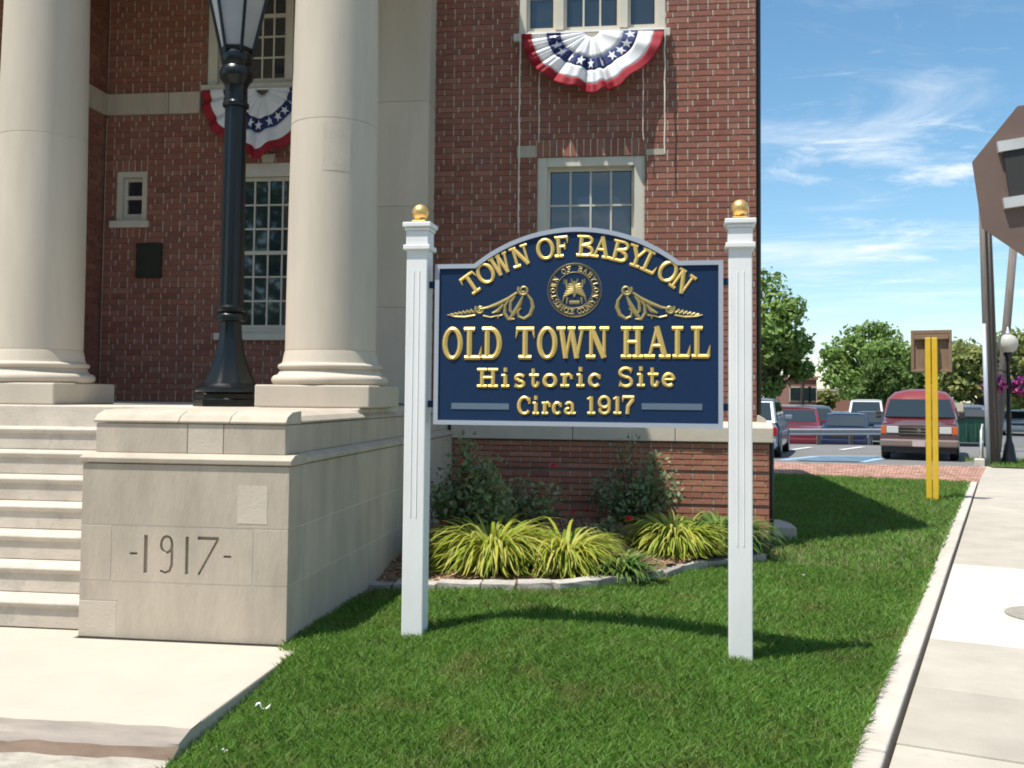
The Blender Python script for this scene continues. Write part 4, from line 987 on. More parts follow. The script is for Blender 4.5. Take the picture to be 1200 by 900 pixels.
# plants
def strap_clump(px, py, rad, h, n, mt, label, group='strappy clumps along the bed edge', wd=.011):
    p = PZ(px, py, .06); z = bed_z(p.x, p.y)-.01; rr = random.Random(px); V = []; F = []
    for i in range(n):
        a = rr.uniform(0, 6.283); d = Vector((math.cos(a), math.sin(a), 0)); s_ = Vector((-d.y, d.x, 0)); r0 = rad*.45*math.sqrt(rr.random())
        el = R(rr.triangular(5, 88, 55)); end = R(rr.uniform(-85, -35)); l = (h*1.15+rad*.55)*rr.uniform(.55, 1.05)*(.75+.25*math.sin(el)); b = len(V); n_ = 7; ww = wd*rr.uniform(.6, 1.25); tw = rr.uniform(-.12, .12)
        x, zz_ = r0, 0.
        for k in range(n_+1):
            t = k/n_; c = Vector((p.x, p.y, z))+d*x+s_*(tw*t*t)+Vector((0, 0, max(zz_, .008))); w2 = ww*(1-t**2.5)*(.55+.9*min(1, t*3)) if t < 1 else .0006
            V += [c-s_*w2, c+s_*w2]; an = el+(end-el)*t**1.15; x += math.cos(an)*l/n_; zz_ += math.sin(an)*l/n_
        F += [(b+2*k, b+2*k+1, b+2*k+3, b+2*k+2) for k in range(n_)]
    th = thing('leaf_clump', label, 'plant', (p.x, p.y, z), 0, group); tri_mesh('blades', V, F, mt, th); return th
strap_clump(577, 662, .31, .50, 1300, 'variegated', 'broad yellow green strappy clump beside the left sign post')
strap_clump(661, 663, .25, .46, 1000, 'variegated', 'yellow green strappy clump at the middle of the bed edge')
strap_clump(729, 668, .17, .30, 300, 'green_blade', 'small plain green strappy clump at the bend of the edging')
strap_clump(792, 640, .30, .44, 1000, 'variegated', 'yellow green strappy clump where the edging curves toward the wall')
strap_clump(846, 634, .28, .46, 600, 'green_blade', 'green strappy clump half hidden behind the right sign post')
strap_clump(768, 642, .10, .16, 60, 'variegated', 'tiny yellow sprig in the bare mulch', wd=.006)
def rose_bush(px, py, hgt, wid, nst, nl, blooms, label, dry=.12, lean=(0, 0)):
    p = PZ(px, py, .12); z = bed_z(p.x, p.y)-.02; rr = random.Random(px+7); V = []; F = []; Vd = []; Fd = []; st_ = MB(); tips = []
    for i in range(nst):
        a = rr.uniform(0, 6.283); r_ = wid*math.sqrt(rr.random()); tip = Vector((p.x+r_*math.cos(a)+lean[0], p.y+r_*math.sin(a)*.7+lean[1], z+hgt*rr.uniform(.45, 1.05)*(1-.55*(r_/wid)**1.3))); b0 = Vector((p.x+.05*math.cos(a), p.y+.05*math.sin(a), z))
        mid = b0.lerp(tip, .5)+Vector((rr.uniform(-.05, .05), rr.uniform(-.05, .05), .04)); st_.tube([b0, mid, tip], [.009, .006, .003], 5); tips.append(tip)
        for k in range(nl):
            t = rr.uniform(.25, 1.05); c = b0.lerp(mid, t*2) if t < .5 else mid.lerp(tip, t*2-1); c = c+Vector((rr.gauss(0, .055), rr.gauss(0, .055), rr.gauss(0, .045)))
            n = Vector((rr.gauss(0, 1), rr.gauss(-.3, 1), rr.gauss(.6, .8))).normalized(); u_ = n.orthogonal().normalized(); v_ = n.cross(u_); an = rr.uniform(0, 6.28); e1 = u_*math.cos(an)+v_*math.sin(an); e2 = n.cross(e1); l = rr.uniform(.020, .042)
            dr = rr.random() < dry; VV, FF = (Vd, Fd) if dr else (V, F); b = len(VV); VV += [c-e1*l, c+e2*l*.5-e1*l*.2, c+e1*l, c-e2*l*.5-e1*l*.2]; FF.append((b, b+1, b+2, b+3))
    th = thing('rose_bush', label, 'bush', (p.x, p.y, z), 0, 'rose bushes against the brick base'); st_.build('stem', 'stem', th); tri_mesh('leaves', V, F, 'rose_leaf', th)
    if Fd: tri_mesh('faded_leaves', Vd, Fd, 'dry_leaf', th)
    for (bx_, by_, sz_, mt) in blooms:
        c = PY(bx_, by_, p.y-.30); m = MB()
        for k in range(12):
            a = k*2.4; rr_ = sz_*(.25+.75*k/12); n = 5; c0 = Vector((c.x, c.y, c.z)); d = Vector((math.cos(a), math.sin(a), 0)); s_ = Vector((-d.y, d.x, 0)); up = Vector((0, 0, 1))
            q_ = [c0-up*sz_*.5, c0+d*rr_*.6-s_*sz_*.45, c0+d*rr_*.9+up*sz_*(.55-.5*k/12)-s_*sz_*.35, c0+d*rr_*1.0+up*sz_*(.65-.6*k/12), c0+d*rr_*.9+up*sz_*(.55-.5*k/12)+s_*sz_*.35, c0+d*rr_*.6+s_*sz_*.45]
            m.add(q_, [(0, 1, 2, 3, 4, 5)])
        m.build('rose', mt, th, fix=False)
    return th
rose_bush(550, 640, 1.0, .42, 46, 70, [(521, 612, .03, 'rose_red'), (541, 541, .03, 'rose_pink')], 'tall rounded rose bush beside the left sign post', .05)
rose_bush(622, 632, .66, .36, 26, 55, [(649, 546, .05, 'rose_pink'), (672, 600, .025, 'rose_red')], 'low rose bush with brown faded heads and one pink bloom', .30)
rose_bush(738, 618, .98, .46, 26, 62, [(688, 598, .026, 'rose_red'), (712, 603, .022, 'rose_red')], 'open dark leaved rose bush against the shaded brick base', .04, (.03, 0))
rose_bush(712, 632, .25, .26, 9, 22, [(737, 608, .045, 'rose_red')], 'small rose with one bright red bloom in the mulch', .1)
rose_bush(796, 606, .55, .13, 5, 30, [], 'thin rose shoot against the sunlit brick base', .03)

# ================================================================== STOP SIGN, SEEN FROM BEHIND
stc = EYEV+ray(1251, 212)*4.4
sth = thing('stop_sign', 'brown back of an octagonal road sign on a steel post', 'road sign', (stc.x, stc.y, -.12), YAW-R(16))
ro_ = .375/math.cos(R(22.5))
oc = [(ro_*math.cos(R(22.5+45*k+7)), stc.z+.12+ro_*math.sin(R(22.5+45*k+7))) for k in range(8)]
oct_ = MB().prism(oc, -.002, .002, 'y').build('sign_plate', 'brown_metal', sth, True)
MB().prism(oc, .0025, .0035, 'y').build('sign_face', 'sign_red', oct_, True)
MB().box(-.03, .03, -.055, -.0025, -.3, stc.z+.55).build('post', 'galv', sth, True)
zc = stc.z+.12
def tilt(x, z): a = R(7); return (x*math.cos(a)-z*math.sin(a), zc+x*math.sin(a)+z*math.cos(a))
def bar(xa, xb, za, zb, y0, y1, mt, nm):
    q = [tilt(xa, za), tilt(xb, za), tilt(xb, zb), tilt(xa, zb)]; MB().prism(q, y0, y1, 'y').build(nm, mt, sth, True)
for (za, xl) in ((.175, -.265), (-.085, -.275), (-.255, -.20)): bar(xl, .28, za, za+.048, -.03, -.0025, 'galv', 'bracket')
bar(-.245, .25, -.035, .17, -.02, -.0025, 'dark_metal', 'dark_plate')  # dark rectangle on the sign back, between the upper two brackets

# ================================================================== YELLOW POST SIGN
yp = PZ(1093, 587, -.12); yb_ = thing('posted_sign', 'weathered wooden notice board back on twin yellow posts', 'sign', (yp.x, yp.y, -.12), -R(17))
hz = PY(1090, 387, yp.y).z+.12
for s in (-1, 1):
    MB().box(.048*s-.042, .048*s+.042, -.05, .05, -.3, hz-.12).build('post', 'yellow_paint', yb_, True, bevel=.01)
MB().box(-.29, .29, .055, .085, hz-.66, hz).build('board', 'bare_wood', yb_, True, bevel=.006)
for (a, b, c, d) in ((-.30, .30, hz-.055, hz+.005), (-.30, .30, hz-.665, hz-.62), (-.30, -.25, hz-.62, hz-.055), (.25, .30, hz-.62, hz-.055)): MB().box(a, b, .02, .088, c, d).build('frame_rail', 'bare_wood', yb_, True, bevel=.006)
MB().box(-.25, .25, .0, .053, hz-.14, hz-.06).build('cross_piece', 'bare_wood', yb_, True)

# ================================================================== PARKING AREA
pv = struct(MB().add([(1.3, 21.3, -.3), (9.3, 19.9, -.3), (9.9, 24.7, -.3), (1.3, 25.4, -.3)], [(0, 1, 2, 3)]).build('paved_strip', 'gap_soil', fix=False))
A, B, Cc, D = Vector((1.3, 21.25)), Vector((6.5, 20.15)), Vector((8.25, 25.0)), Vector((1.3, 25.3))
nu, nv = 40, 20; m = MB(); pav = []
for j in range(nv):
    for i in range(nu):
        o2 = .5 if j % 2 else 0; u0, u1 = (i+o2)/nu, min(1, (i+1+o2)/nu); 
        if u0 >= 1: continue
        q = []
        for (u_, v_) in ((u0+.001, j/nv+.002), (u1-.001, j/nv+.002), (u1-.001, (j+1)/nv-.002), (u0+.001, (j+1)/nv-.002)):
            p = A.lerp(B, u_).lerp(D.lerp(Cc, u_), v_); q.append((p.x, p.y))
        z = -.115+random.uniform(-.003, .003); pav.append((q, z))
pav.sort(key=lambda t: t[0][0][1]*1-t[0][0][0]*.05)
for k, (q, z) in enumerate(pav):
    if k < 120: MB().add([(x, y, z) for x, y in q]+[(x, y, z-.06) for x, y in q], [(0, 1, 2, 3), (4, 5, 1, 0), (5, 6, 2, 1), (6, 7, 3, 2), (7, 4, 0, 3)]).build('paver', 'paver', pv, fix=False)
    else: m.add([(x, y, z) for x, y in q], [(0, 1, 2, 3)])
stuff(m.build('paving', 'paver', pv, fix=False))
lot = struct(MB().box(-30, 60, 25.35, 36.2, -.7, -.135).build('parking_lot', 'asphalt'))
MB().box(-30, 60, 36.22, 66, -.74, -.50).build('lower_lot', 'asphalt_far', lot)
struct(MB().add([(6.6, 20.2, -.13), (30, 15, -.13), (32, 25.3, -.13), (8.2, 25.3, -.13)], [(0, 1, 2, 3)]).build('driveway', 'walk_old', fix=False))
struct(MB().add([(8.3, 24.7, -.10), (14, 24.3, -.10), (14.4, 27.6, -.10), (8.9, 27.9, -.10)], [(0, 1, 2, 3)]).build('verge', 'soil_lawn', fix=False))
k = 5000; X = rng.uniform(8.4, 14, k); Y = rng.uniform(24.7, 27.6, k); a = rng.uniform(0, 6.28, k); h = rng.uniform(.05, .13, k)
Vv = np.stack([np.stack([X-.012*np.cos(a), Y-.012*np.sin(a), 0*X-.1], 1), np.stack([X+.012*np.cos(a), Y+.012*np.sin(a), 0*X-.1], 1), np.stack([X+rng.normal(0, .03, k), Y+rng.normal(0, .03, k), h-.1], 1)], 1).reshape(-1, 3)
tag(tri_mesh('verge_grass', Vv, np.arange(3*k).reshape(-1, 3), 'grass'), 'rough grass around the utility pole', 'grass', kind='stuff')
def paint(pts, z, mt, nm): struct(MB().add([(x, y, z) for x, y in pts], [(0, 1, 2, 3)]).build(nm, mt, fix=False))
for k, (pa, pb, wd, mt) in enumerate((((916, 539), (958, 534.5), .14, 'blue_line'), ((958, 534.5), (1030, 534.5), .14, 'blue_line'), ((1004, 541.3), (1030, 537), .22, 'blue_line'), ((985, 527), (1012, 523.5), .09, 'white_line'), ((905, 530), (950, 524), .09, 'white_line'))):
    zz_ = -.131+.004*k; a, b = PZ(*pa, zz_), PZ(*pb, zz_); d = (b-a).normalized(); n_ = Vector((-d.y, d.x, 0))*wd; paint([tuple((a-n_)[:2]), tuple((b-n_)[:2]), tuple((b+n_)[:2]), tuple((a+n_)[:2])], zz_, mt, 'bay_marking')
mat('blue_field', (.12, .19, .26), .8, var=.4, vscale=1.5)
q = [PZ(*p, -.115) for p in ((932, 539.5), (960, 535.2), (1030, 535.2), (1006, 541.0))]; paint([tuple(p[:2]) for p in q], -.1148, 'blue_field', 'bay_marking')
# guardrail
ra, rb2 = PZ(915, 521.5, -.135), PZ(1062, 521, -.135)
gth = thing('guardrail', 'grey steel guardrail along the edge of the parking lot', 'guardrail', (ra.x, ra.y, -.135)); d = (rb2-ra); L_ = d.length; d.normalize(); nrm = Vector((d.y, -d.x, 0))
pf = [(.0, .34), (.05, .38), (.0, .43), (.0, .47), (.05, .53), (.0, .57), (-.01, .57), (-.01, .34)]
MB().loft([[tuple(ra+d*s+nrm*(p[0])+Vector((0, 0, p[1]))) for p in pf] for s in (-6, L_+1)]).build('beam', 'rail_metal', gth)
for k in range(9):
    c = ra+d*(-5+k*(L_+6)/8.5); MB().box(c.x-.06, c.x+.06, c.y+.03, c.y+.15, -.2, .42).build('post', 'pole_wood', gth)

# ================================================================== VEHICLES
def wheel(parent, x, y, r, wd):
    m = MB(); s = 1 if x > 0 else -1
    prof = [(r*.6, -wd/2), (r*.93, -wd/2), (r, -wd*.32), (r, wd*.32), (r*.93, wd/2), (r*.6, wd/2)]
    t = MB().lathe(prof, 24); t.v = [(x+v[2], y+v[0], r+v[1]) for v in t.v]; w_ = t.build('wheel', 'tyre', parent, True, True, auto=40)
    t = MB().lathe([(r*.62, 0), (r*.6, .02), (r*.35, .035), (r*.12, .02)], 20); t.v = [(x+s*(wd/2-.015+v[2]), y+v[0], r+v[1]) for v in t.v]; t.build('rim', 'rim', w_, True)
def car(name, label, cat, loc, rot, L, W, zb, zr, g, paint_, hood=None, clear=.22, group='cars in the parking lot', lower=None, roofm=None, front='front', tum=.80, plate=True):
    """front of the car looks along local -y; g = windscreen base, windscreen top, rear top, rear base (local y)"""
    th = thing(name, label, cat, loc, rot, group); hood = hood or zb*.93; hw = W/2; r = .33 if zr < 1.6 else .36
    def sec(y, w_, z0, z1): return [(-w_*.9, y, z0), (w_*.9, y, z0), (w_*.985, y, z0+.10), (w_, y, (z0+z1)/2), (w_*.985, y, z1-.12), (w_*.93, y, z1-.02), (w_*.5, y, z1+.012), (-w_*.5, y, z1+.012), (-w_*.93, y, z1-.02), (-w_*.985, y, z1-.12), (-w_, y, (z0+z1)/2), (-w_*.985, y, z0+.10)]
    f, b = -L/2, L/2
    S_ = [sec(f+.02, hw*.86, clear+.12, hood-.22), sec(f+.07, hw*.92, clear+.03, hood-.10), sec(f+.28, hw*.98, clear, hood-.03), sec(f+.7, hw, clear, hood), sec(g[0]+.05, hw, clear, zb), sec(0, hw, clear, zb), sec(g[3]-.05, hw, clear, zb), sec(b-.3, hw*.98, clear, zb-.02), sec(b-.07, hw*.93, clear+.03, zb-.06), sec(b-.02, hw*.88, clear+.12, zb-.16)]
    body = MB().loft(S_).build('body', paint_, th, True, True, auto=35)
    def gh(y0, y1, y2, y3, z0, z1, k0, k1):
        w0, w1 = hw*k0, hw*k1
        return [(-w0, y0, z0), (w0, y0, z0), (w0, y3, z0), (-w0, y3, z0), (-w1, y1, z1), (w1, y1, z1), (w1, y2, z1), (-w1, y2, z1)]
    P = gh(g[0], g[1], g[2], g[3], zb-.03, zr-.06, .92, tum)
    cab = MB().add(P, [(0, 1, 5, 4), (1, 2, 6, 5), (2, 3, 7, 6), (3, 0, 4, 7), (4, 5, 6, 7)]).build('cabin', paint_, th, True, bevel=.05)
    rt = roofm or paint_; w1 = hw*tum
    MB().loft([[(-w1*q, y, z), (-w1*q*.6, y, z+e), (w1*q*.6, y, z+e), (w1*q, y, z), (w1*q, y, z-.05), (-w1*q, y, z-.05)] for (y, q, z, e) in ((g[1]-.02, .93, zr-.055, .015), (g[1]+.18, 1.0, zr-.035, .03), ((g[1]+g[2])/2, 1.0, zr-.03, .035), (g[2]-.15, 1.0, zr-.035, .03), (g[2]+.02, .93, zr-.055, .015))]).build('roof', rt, th, True, True, auto=40)
    V_ = [Vector(p) for p in P]
    def pane(nm, a, b_, c, d_, m0=.07, m1=.07, mb=.10, mt_=.10, off=.012):
        A_, B_, C_, D_ = V_[a], V_[b_], V_[c], V_[d_]; n_ = (B_-A_).cross(D_-A_).normalized()
        f_ = lambda s, t: A_.lerp(B_, s).lerp(D_.lerp(C_, s), t)+n_*off
        MB().add([f_(m0, mb), f_(1-m1, mb), f_(1-m1, 1-mt_), f_(m0, 1-mt_)], [(0, 1, 2, 3)]).build(nm, 'car_glass', th, True, fix=False)
    pane('windscreen', 0, 1, 5, 4); pane('rear_window', 2, 3, 7, 6)
    pane('side_window', 1, 2, 6, 5, .10, .52, .1, .1); pane('side_window', 1, 2, 6, 5, .52, .08, .1, .1); pane('side_window', 3, 0, 4, 7, .10, .52, .1, .1); pane('side_window', 3, 0, 4, 7, .52, .08, .1, .1)
    for x in (-1, 1):
        for y in (f+.78, b-.8): wheel(th, x*(hw-.10), y, r, .2)
        MB().loft([[(x*(hw*.55), f+.055, hood-.30), (x*(hw*.86), f+.075, hood-.28), (x*(hw*.88), f+.08, hood-.15), (x*(hw*.55), f+.05, hood-.15)], [(x*(hw*.55), f+.11, hood-.30), (x*(hw*.86), f+.13, hood-.28), (x*(hw*.88), f+.13, hood-.15), (x*(hw*.55), f+.11, hood-.15)]]).build('headlight', 'lens', th, True)
        MB().box(*sorted((x*hw*.66, x*hw*.93)), b-.10, b-.008, zb-.38, zb-.14).build('tail_light', 'tail_red', th, True, bevel=.02)
        MB().loft([[(x*(hw+.02+.12*s), g[0]+.18, zb+.02), (x*(hw+.02+.12*s), g[0]+.26, zb+.02), (x*(hw+.02+.12*s), g[0]+.26, zb+.15), (x*(hw+.02+.12*s), g[0]+.18, zb+.15)] for s in (-.7, 1)]).build('mirror', lower or paint_, th, True, bevel=.02)
    MB().box(-hw*.5, hw*.5, f+.015, f+.1, hood-.30, hood-.16).build('grille', 'dark_metal', th, True, bevel=.01)
    for (y0, y1) in ((f-.02, f+.12), (b-.12, b+.02)): MB().box(-hw*.93, hw*.93, y0, y1, clear+.10, clear+.30).build('bumper', lower or paint_, th, True, bevel=.04)
    MB().box(-.16, .16, b+.021, b+.03, clear+.14, clear+.28).build('number_plate', 'plate', th, True)
    return th
LZ = -.135
# conversion van facing the camera
vp = PZ(1077, 540, LZ); vf = Vector((vp.x, vp.y, LZ)); vrot = -R(16.5)
van = thing('parked_van', 'maroon and grey high roof van facing the sidewalk', 'van', (vf.x+math.sin(R(16.5))*2.5, vf.y+math.cos(R(16.5))*2.5, LZ), vrot, 'cars in the parking lot')
hw = .98
def vsec(y, w_, z0, z1): return [(-w_*.92, y, z0), (w_*.92, y, z0), (w_*.99, y, z0+.12), (w_, y, (z0+z1)/2), (w_*.985, y, z1-.15), (w_*.93, y, z1-.02), (w_*.4, y, z1+.02), (-w_*.4, y, z1+.02), (-w_*.93, y, z1-.02), (-w_*.985, y, z1-.15), (-w_, y, (z0+z1)/2), (-w_*.99, y, z0+.12)]
MB().loft([vsec(-2.48, .90, .34, .92), vsec(-2.40, .95, .28, .98), vsec(-1.9, .98, .26, 1.06), vsec(-1.55, .985, .26, 1.10), vsec(0, .985, .26, 1.10), vsec(2.35, .985, .26, 1.10), vsec(2.45, .95, .3, 1.05)]).build('body', 'clad_grey', van, True, True, auto=35)
MB().loft([[(-.90, -2.43, .97), (.90, -2.43, .97), (.88, -2.3, 1.0), (-.88, -2.3, 1.0)], [(-.93, -1.6, 1.13), (.93, -1.6, 1.13), (.9, -1.55, 1.16), (-.9, -1.55, 1.16)]]).build('bonnet', 'maroon', van, True, bevel=.02)
MB().loft([[(x*s_, y, z) for x, z in ((-.93, 0), (.93, 0), (.90, .25), (.80, .52), (.62, .74), (.3, .84), (-.3, .84), (-.62, .74), (-.80, .52), (-.90, .25))] if False else
           [(-.955*s_, y, 1.08), (.955*s_, y, 1.08), (.93*s_, y, 1.08+.30*hh), (.86*s_, y, 1.08+.56*hh), (.66*s_, y, 1.08+.76*hh), (.3*s_, y, 1.08+.84*hh), (-.3*s_, y, 1.08+.84*hh), (-.66*s_, y, 1.08+.76*hh), (-.86*s_, y, 1.08+.56*hh), (-.93*s_, y, 1.08+.30*hh)]
           for (y, s_, hh) in ((-1.72, .97, .12), (-1.30, .985, .66), (-1.12, .99, .88), (-.8, 1., .98), (0, 1., 1.), (2.2, 1., .98), (2.4, .97, .85))]).build('cabin', 'maroon_top', van, True, True, auto=40)
MB().add([(-.88, -1.80, 1.15), (.88, -1.80, 1.15), (.76, -1.36, 1.63), (-.76, -1.36, 1.63)], [(0, 1, 2, 3)]).build('windscreen', 'car_glass', van, True, fix=False)
for s in (-1, 1):
    MB().add([(s*.963, -1.35, 1.16), (s*.963, -.5, 1.16), (s*.945, -.5, 1.42), (s*.94, -1.15, 1.42)], [(0, 1, 2, 3)]).build('side_window', 'car_glass', van, True, fix=False)
    MB().add([(s*.965, -.35, 1.14), (s*.965, 1.9, 1.14), (s*.95, 1.9, 1.40), (s*.95, -.35, 1.40)], [(0, 1, 2, 3)]).build('side_window', 'car_glass', van, True, fix=False)
    MB().box(*sorted((s*.50, s*.80)), -2.50, -2.42, .72, .90).build('headlight', 'lens', van, True, bevel=.012)
    MB().box(*sorted((s*.81, s*.94)), -2.485, -2.40, .70, .91).build('marker_light', 'amber', van, True, bevel=.012)
    MB().box(*sorted((s*.99, s*1.13)), -1.55, -1.45, 1.10, 1.30).build('mirror', 'dark_metal', van, True, bevel=.025)
    for y in (-1.65, 1.6): wheel(van, s*.86, y, .36, .22)
    MB().tube([(s*.62-.5, -1.745, 1.175), (s*.62-.15, -1.72, 1.21)], .009, 5).build('wiper', 'dark_metal', van, True)
MB().box(-.49, .49, -2.49, -2.43, .68, .90).build('grille', 'dark_metal', van, True)
for z in (.70, .775, .86): MB().box(-.50, .50, -2.505, -2.485, z, z+.025).build('grille_bar', 'chrome', van, True)
MB().box(-.05, .05, -2.512, -2.49, .75, .84).build('badge', 'chrome', van, True, bevel=.01)
MB().box(-.97, .97, -2.56, -2.36, .36, .56).build('bumper', 'bumper', van, True, bevel=.04)
MB().box(-.92, .92, -2.50, -2.36, .22, .355).build('air_dam', 'dark_metal', van, True)
MB().box(-.16, .16, -2.575, -2.562, .38, .53).build('number_plate', 'plate', van, True)
# silver SUV seen from behind at the building corner
sp = PZ(916, 537, LZ)
car('parked_suv', 'silver blue estate car parked beyond the building corner', 'car', (sp.x-.50, sp.y+2.2, LZ), R(168), 4.6, 1.8, .98, 1.62, (-1.1, -.4, 1.75, 2.15), 'silver_blue')
def place(px, pyroof, zr, y): p = PY(px, pyroof, y); return (p.x, y, p.z-zr)
def far(name, label, cat, px, y, z, rot, *a, **k): p = PY(px, 500, y); return car(name, label, cat, (p.x, y, z), rot, *a, **k)
FZ = -.50
far('parked_suv', 'dark red sport utility car behind the guardrail', 'car', 934, 40, FZ, -R(8), 4.7, 1.85, 1.05, 1.66, (-1.0, -.35, 1.9, 2.2), 'red_car')
far('parked_suv', 'blue grey sport utility car between the red car and the sedans', 'car', 950, 43, FZ, R(20), 4.6, 1.8, 1.02, 1.72, (-1.0, -.35, 1.9, 2.2), 'grey_car')
far('parked_car', 'dark plum sedan behind the blue sedan', 'car', 976, 45.5, FZ, -R(14), 4.5, 1.75, .93, 1.45, (-.95, -.2, .9, 1.5), 'dark_car')
far('parked_car', 'dark blue sedan parked behind the guardrail', 'car', 992, 39.5, FZ, -R(14), 4.6, 1.78, .95, 1.46, (-.95, -.15, .9, 1.55), 'navy_car')
far('parked_car', 'dark sedan beside the maroon van', 'car', 1024, 46, FZ, -R(12), 4.6, 1.78, .95, 1.46, (-.95, -.15, .9, 1.55), 'dark_car')
far('parked_van', 'white van at the far side of the lot', 'van', 1016, 56, FZ, -R(14), 5.0, 1.95, 1.2, 2.0, (-1.9, -1.3, 2.3, 2.45), 'white_car')
far('parked_car', 'dark hatchback behind the green dumpster', 'car', 1133, 46, FZ+.3, -R(20), 4.4, 1.76, .95, 1.5, (-.95, -.2, 1.4, 1.9), 'grey_car')
far('parked_car', 'white car in the distance beyond the street lamp', 'car', 1193, 62, FZ, -R(20), 4.6, 1.78, .95, 1.46, (-.95, -.15, .9, 1.55), 'white_car')
# dumpster
dp = PZ(1133, 522, LZ); dt = thing('dumpster', 'green steel dumpster beside the van', 'dumpster', (dp.x, dp.y, LZ), -R(18))
MB().loft([[(-.62, -.45, .12), (.62, -.45, .12), (.62, .75, .12), (-.62, .75, .12)], [(-.66, -.62, 1.0), (.66, -.62, 1.0), (.66, .85, 1.2), (-.66, .85, 1.2)]]).build('bin', 'dumpster', dt, True, bevel=.02)
MB().add([(-.68, -.66, 1.02), (.68, -.66, 1.02), (.68, .88, 1.23), (-.68, .88, 1.23), (-.68, -.66, 1.06), (.68, -.66, 1.06), (.68, .88, 1.27), (-.68, .88, 1.27)], [(3, 2, 1, 0), (4, 5, 6, 7), (0, 1, 5, 4), (1, 2, 6, 5), (2, 3, 7, 6), (3, 0, 4, 7)]).build('lid', 'dark_metal', dt, True)
for s in (-1, 1): MB().box(*sorted((s*.66, s*.74)), -.3, .3, .7, .86).build('lift_pocket', 'dumpster', dt, True); MB().box(*sorted((s*.45, s*.60)), -.4, -.25, 0, .119).build('caster', 'tyre', dt, True)
for x in (-.3, 0, .3): MB().box(x-.02, x+.02, -.60, -.52, .3, .95).build('rib', 'dumpster', dt, True)
fp = PZ(1121, 521, LZ); ft = thing('board_sign', 'small cream board on a short dark post beside the dumpster', 'sign', (fp.x, fp.y, LZ), -R(18))
MB().box(-.04, .04, -.04, .04, 0, 1.1).build('post', 'dark_metal', ft, True); MB().box(-.24, .24, -.03, .03, 1.1, 1.5).build('board', 'far_cream', ft, True, bevel=.01)
# white pipe railing
rp = PZ(1149, 546, -.13); rl = thing('pipe_railing', 'white painted pipe railing by the utility pole', 'railing', (rp.x, rp.y, -.12), -R(17))
MB().tube([(0, 0, -.1), (.02, .1, .85), (.06, .4, .95), (.1, 2.4, .95), (.1, 2.6, .8), (.1, 2.6, -.1)], .028, 8).build('hoop', 'galv', rl, True, True)
MB().tube([(.02, .12, .5), (.1, 2.6, .5)], .02, 8).build('mid_rail', 'galv', rl, True, True)
MB().box(-.14, .10, -.15, .15, -.1, .17).build('footing', 'walk_new', rl, True, bevel=.03)

# ================================================================== POLES, STREET LAMP, WIRES
up = PZ(1165, 545, -.12); ut = thing('utility_pole', 'weathered grey utility pole with conduit at the sidewalk end', 'utility pole', (up.x, up.y, -.12))
topP = PY(1155, 272, up.y); dxp = (topP.x-up.x)/(topP.z+.12)
MB().tube([(0, 0, -.3), (dxp*4.5, 0, 4.5), (dxp*7.2, 0, 7.2)], [.165, .15, .135], 14).build('shaft', 'pole_wood', ut, True, True)
MB().tube([(-.155, -.10, -.2), (-.155+dxp*3.5, -.10, 3.5)], .055, 8).build('conduit', 'conduit', ut, True, True)
MB().tube([(-.05, -.17, 0), (-.05+dxp*6.5, -.16, 6.5)], .022, 6).build('cable', 'wire', ut, True)
MB().tube([(.06, -.165, 0), (.06+dxp*6.5, -.155, 6.5)], .018, 6).build('cable', 'wire', ut, True)
MB().box(-.1+dxp*6.9, .9+dxp*6.9, -.06, .06, 6.85, 6.95).build('cross_arm', 'pole_wood', ut, True)
q0, q1 = PY(1172, 470, 33.), PY(1188, 285, 33.)
u2 = thing('utility_pole', 'darker leaning utility pole behind the grey one', 'utility pole', (q0.x-(q1.x-q0.x)/(q1.z-q0.z)*(q0.z+.13), 33, -.13)); k_ = (q1.x-q0.x)/(q1.z-q0.z)
MB().tube([(0, 0, -.3), (k_*4, 0, 4), (k_*7, 0, 7)], [.14, .13, .12], 12).build('shaft', 'pole_wood', u2, True, True)
for i, (a, b) in enumerate((((1143, 245), (1158, 345)), ((1198, 345), (1186, 300)), ((1148, 362), (1157, 330)))):
    A_, B_ = EYEV+ray(*a)*28, EYEV+ray(*b)*(26 if i != 1 else 33)
# service wires from pole to pole
pA = Vector((up.x+dxp*6.9+.5, up.y, 6.84)); pB = Vector((q1.x+.2, 33, 8.0))
for k, off_ in enumerate((-.2, .3)):
    a, b = pA+Vector((off_, 0, 0)), Vector((60+off_, 60, 8+k)); pts = [a.lerp(b, t/16)-Vector((0, 0, 1.2*math.sin(math.pi*t/16))) for t in range(17)]
    o = MB().tube(pts, .012, 5).build('power_line', 'wire'); tag(o, ('black overhead power line strung from the grey utility pole', 'second, slightly higher power line at the outer end of the grey pole arm')[k], 'wire', 'overhead power lines')
gp = PZ(1183, 545, -.12); sl_ = thing('street_lamp', 'black street lamp with a frosted acorn globe', 'street lamp', (gp.x, gp.y, -.12))
MB().lathe([(.20, 0), (.20, .12), (.16, .2), (.11, .5), (.075, .6), (.06, .75), (.05, 2.0), (.045, 2.55), (.07, 2.6), (.06, 2.66), (.11, 2.74), (.12, 2.8)], 16).build('pole', 'black_iron', sl_, True, True)
MB().lathe([(.11, 2.79), (.19, 2.86), (.235, 2.98), (.23, 3.10), (.17, 3.20), (.07, 3.25)], 24).build('globe', 'globe', sl_, True, True)
MB().lathe([(.075, 3.245), (.05, 3.3), (.03, 3.36), (.012, 3.44)], 12).build('finial', 'galv', sl_, True, True)
for s in (-1, 1): MB().tube([(s*.05, 0, 2.30), (s*.2, 0, 2.36), (s*.33, 0, 2.33), (s*.34, 0, 2.20)], .014, 6).build('basket_arm', 'black_iron', sl_, True, True)
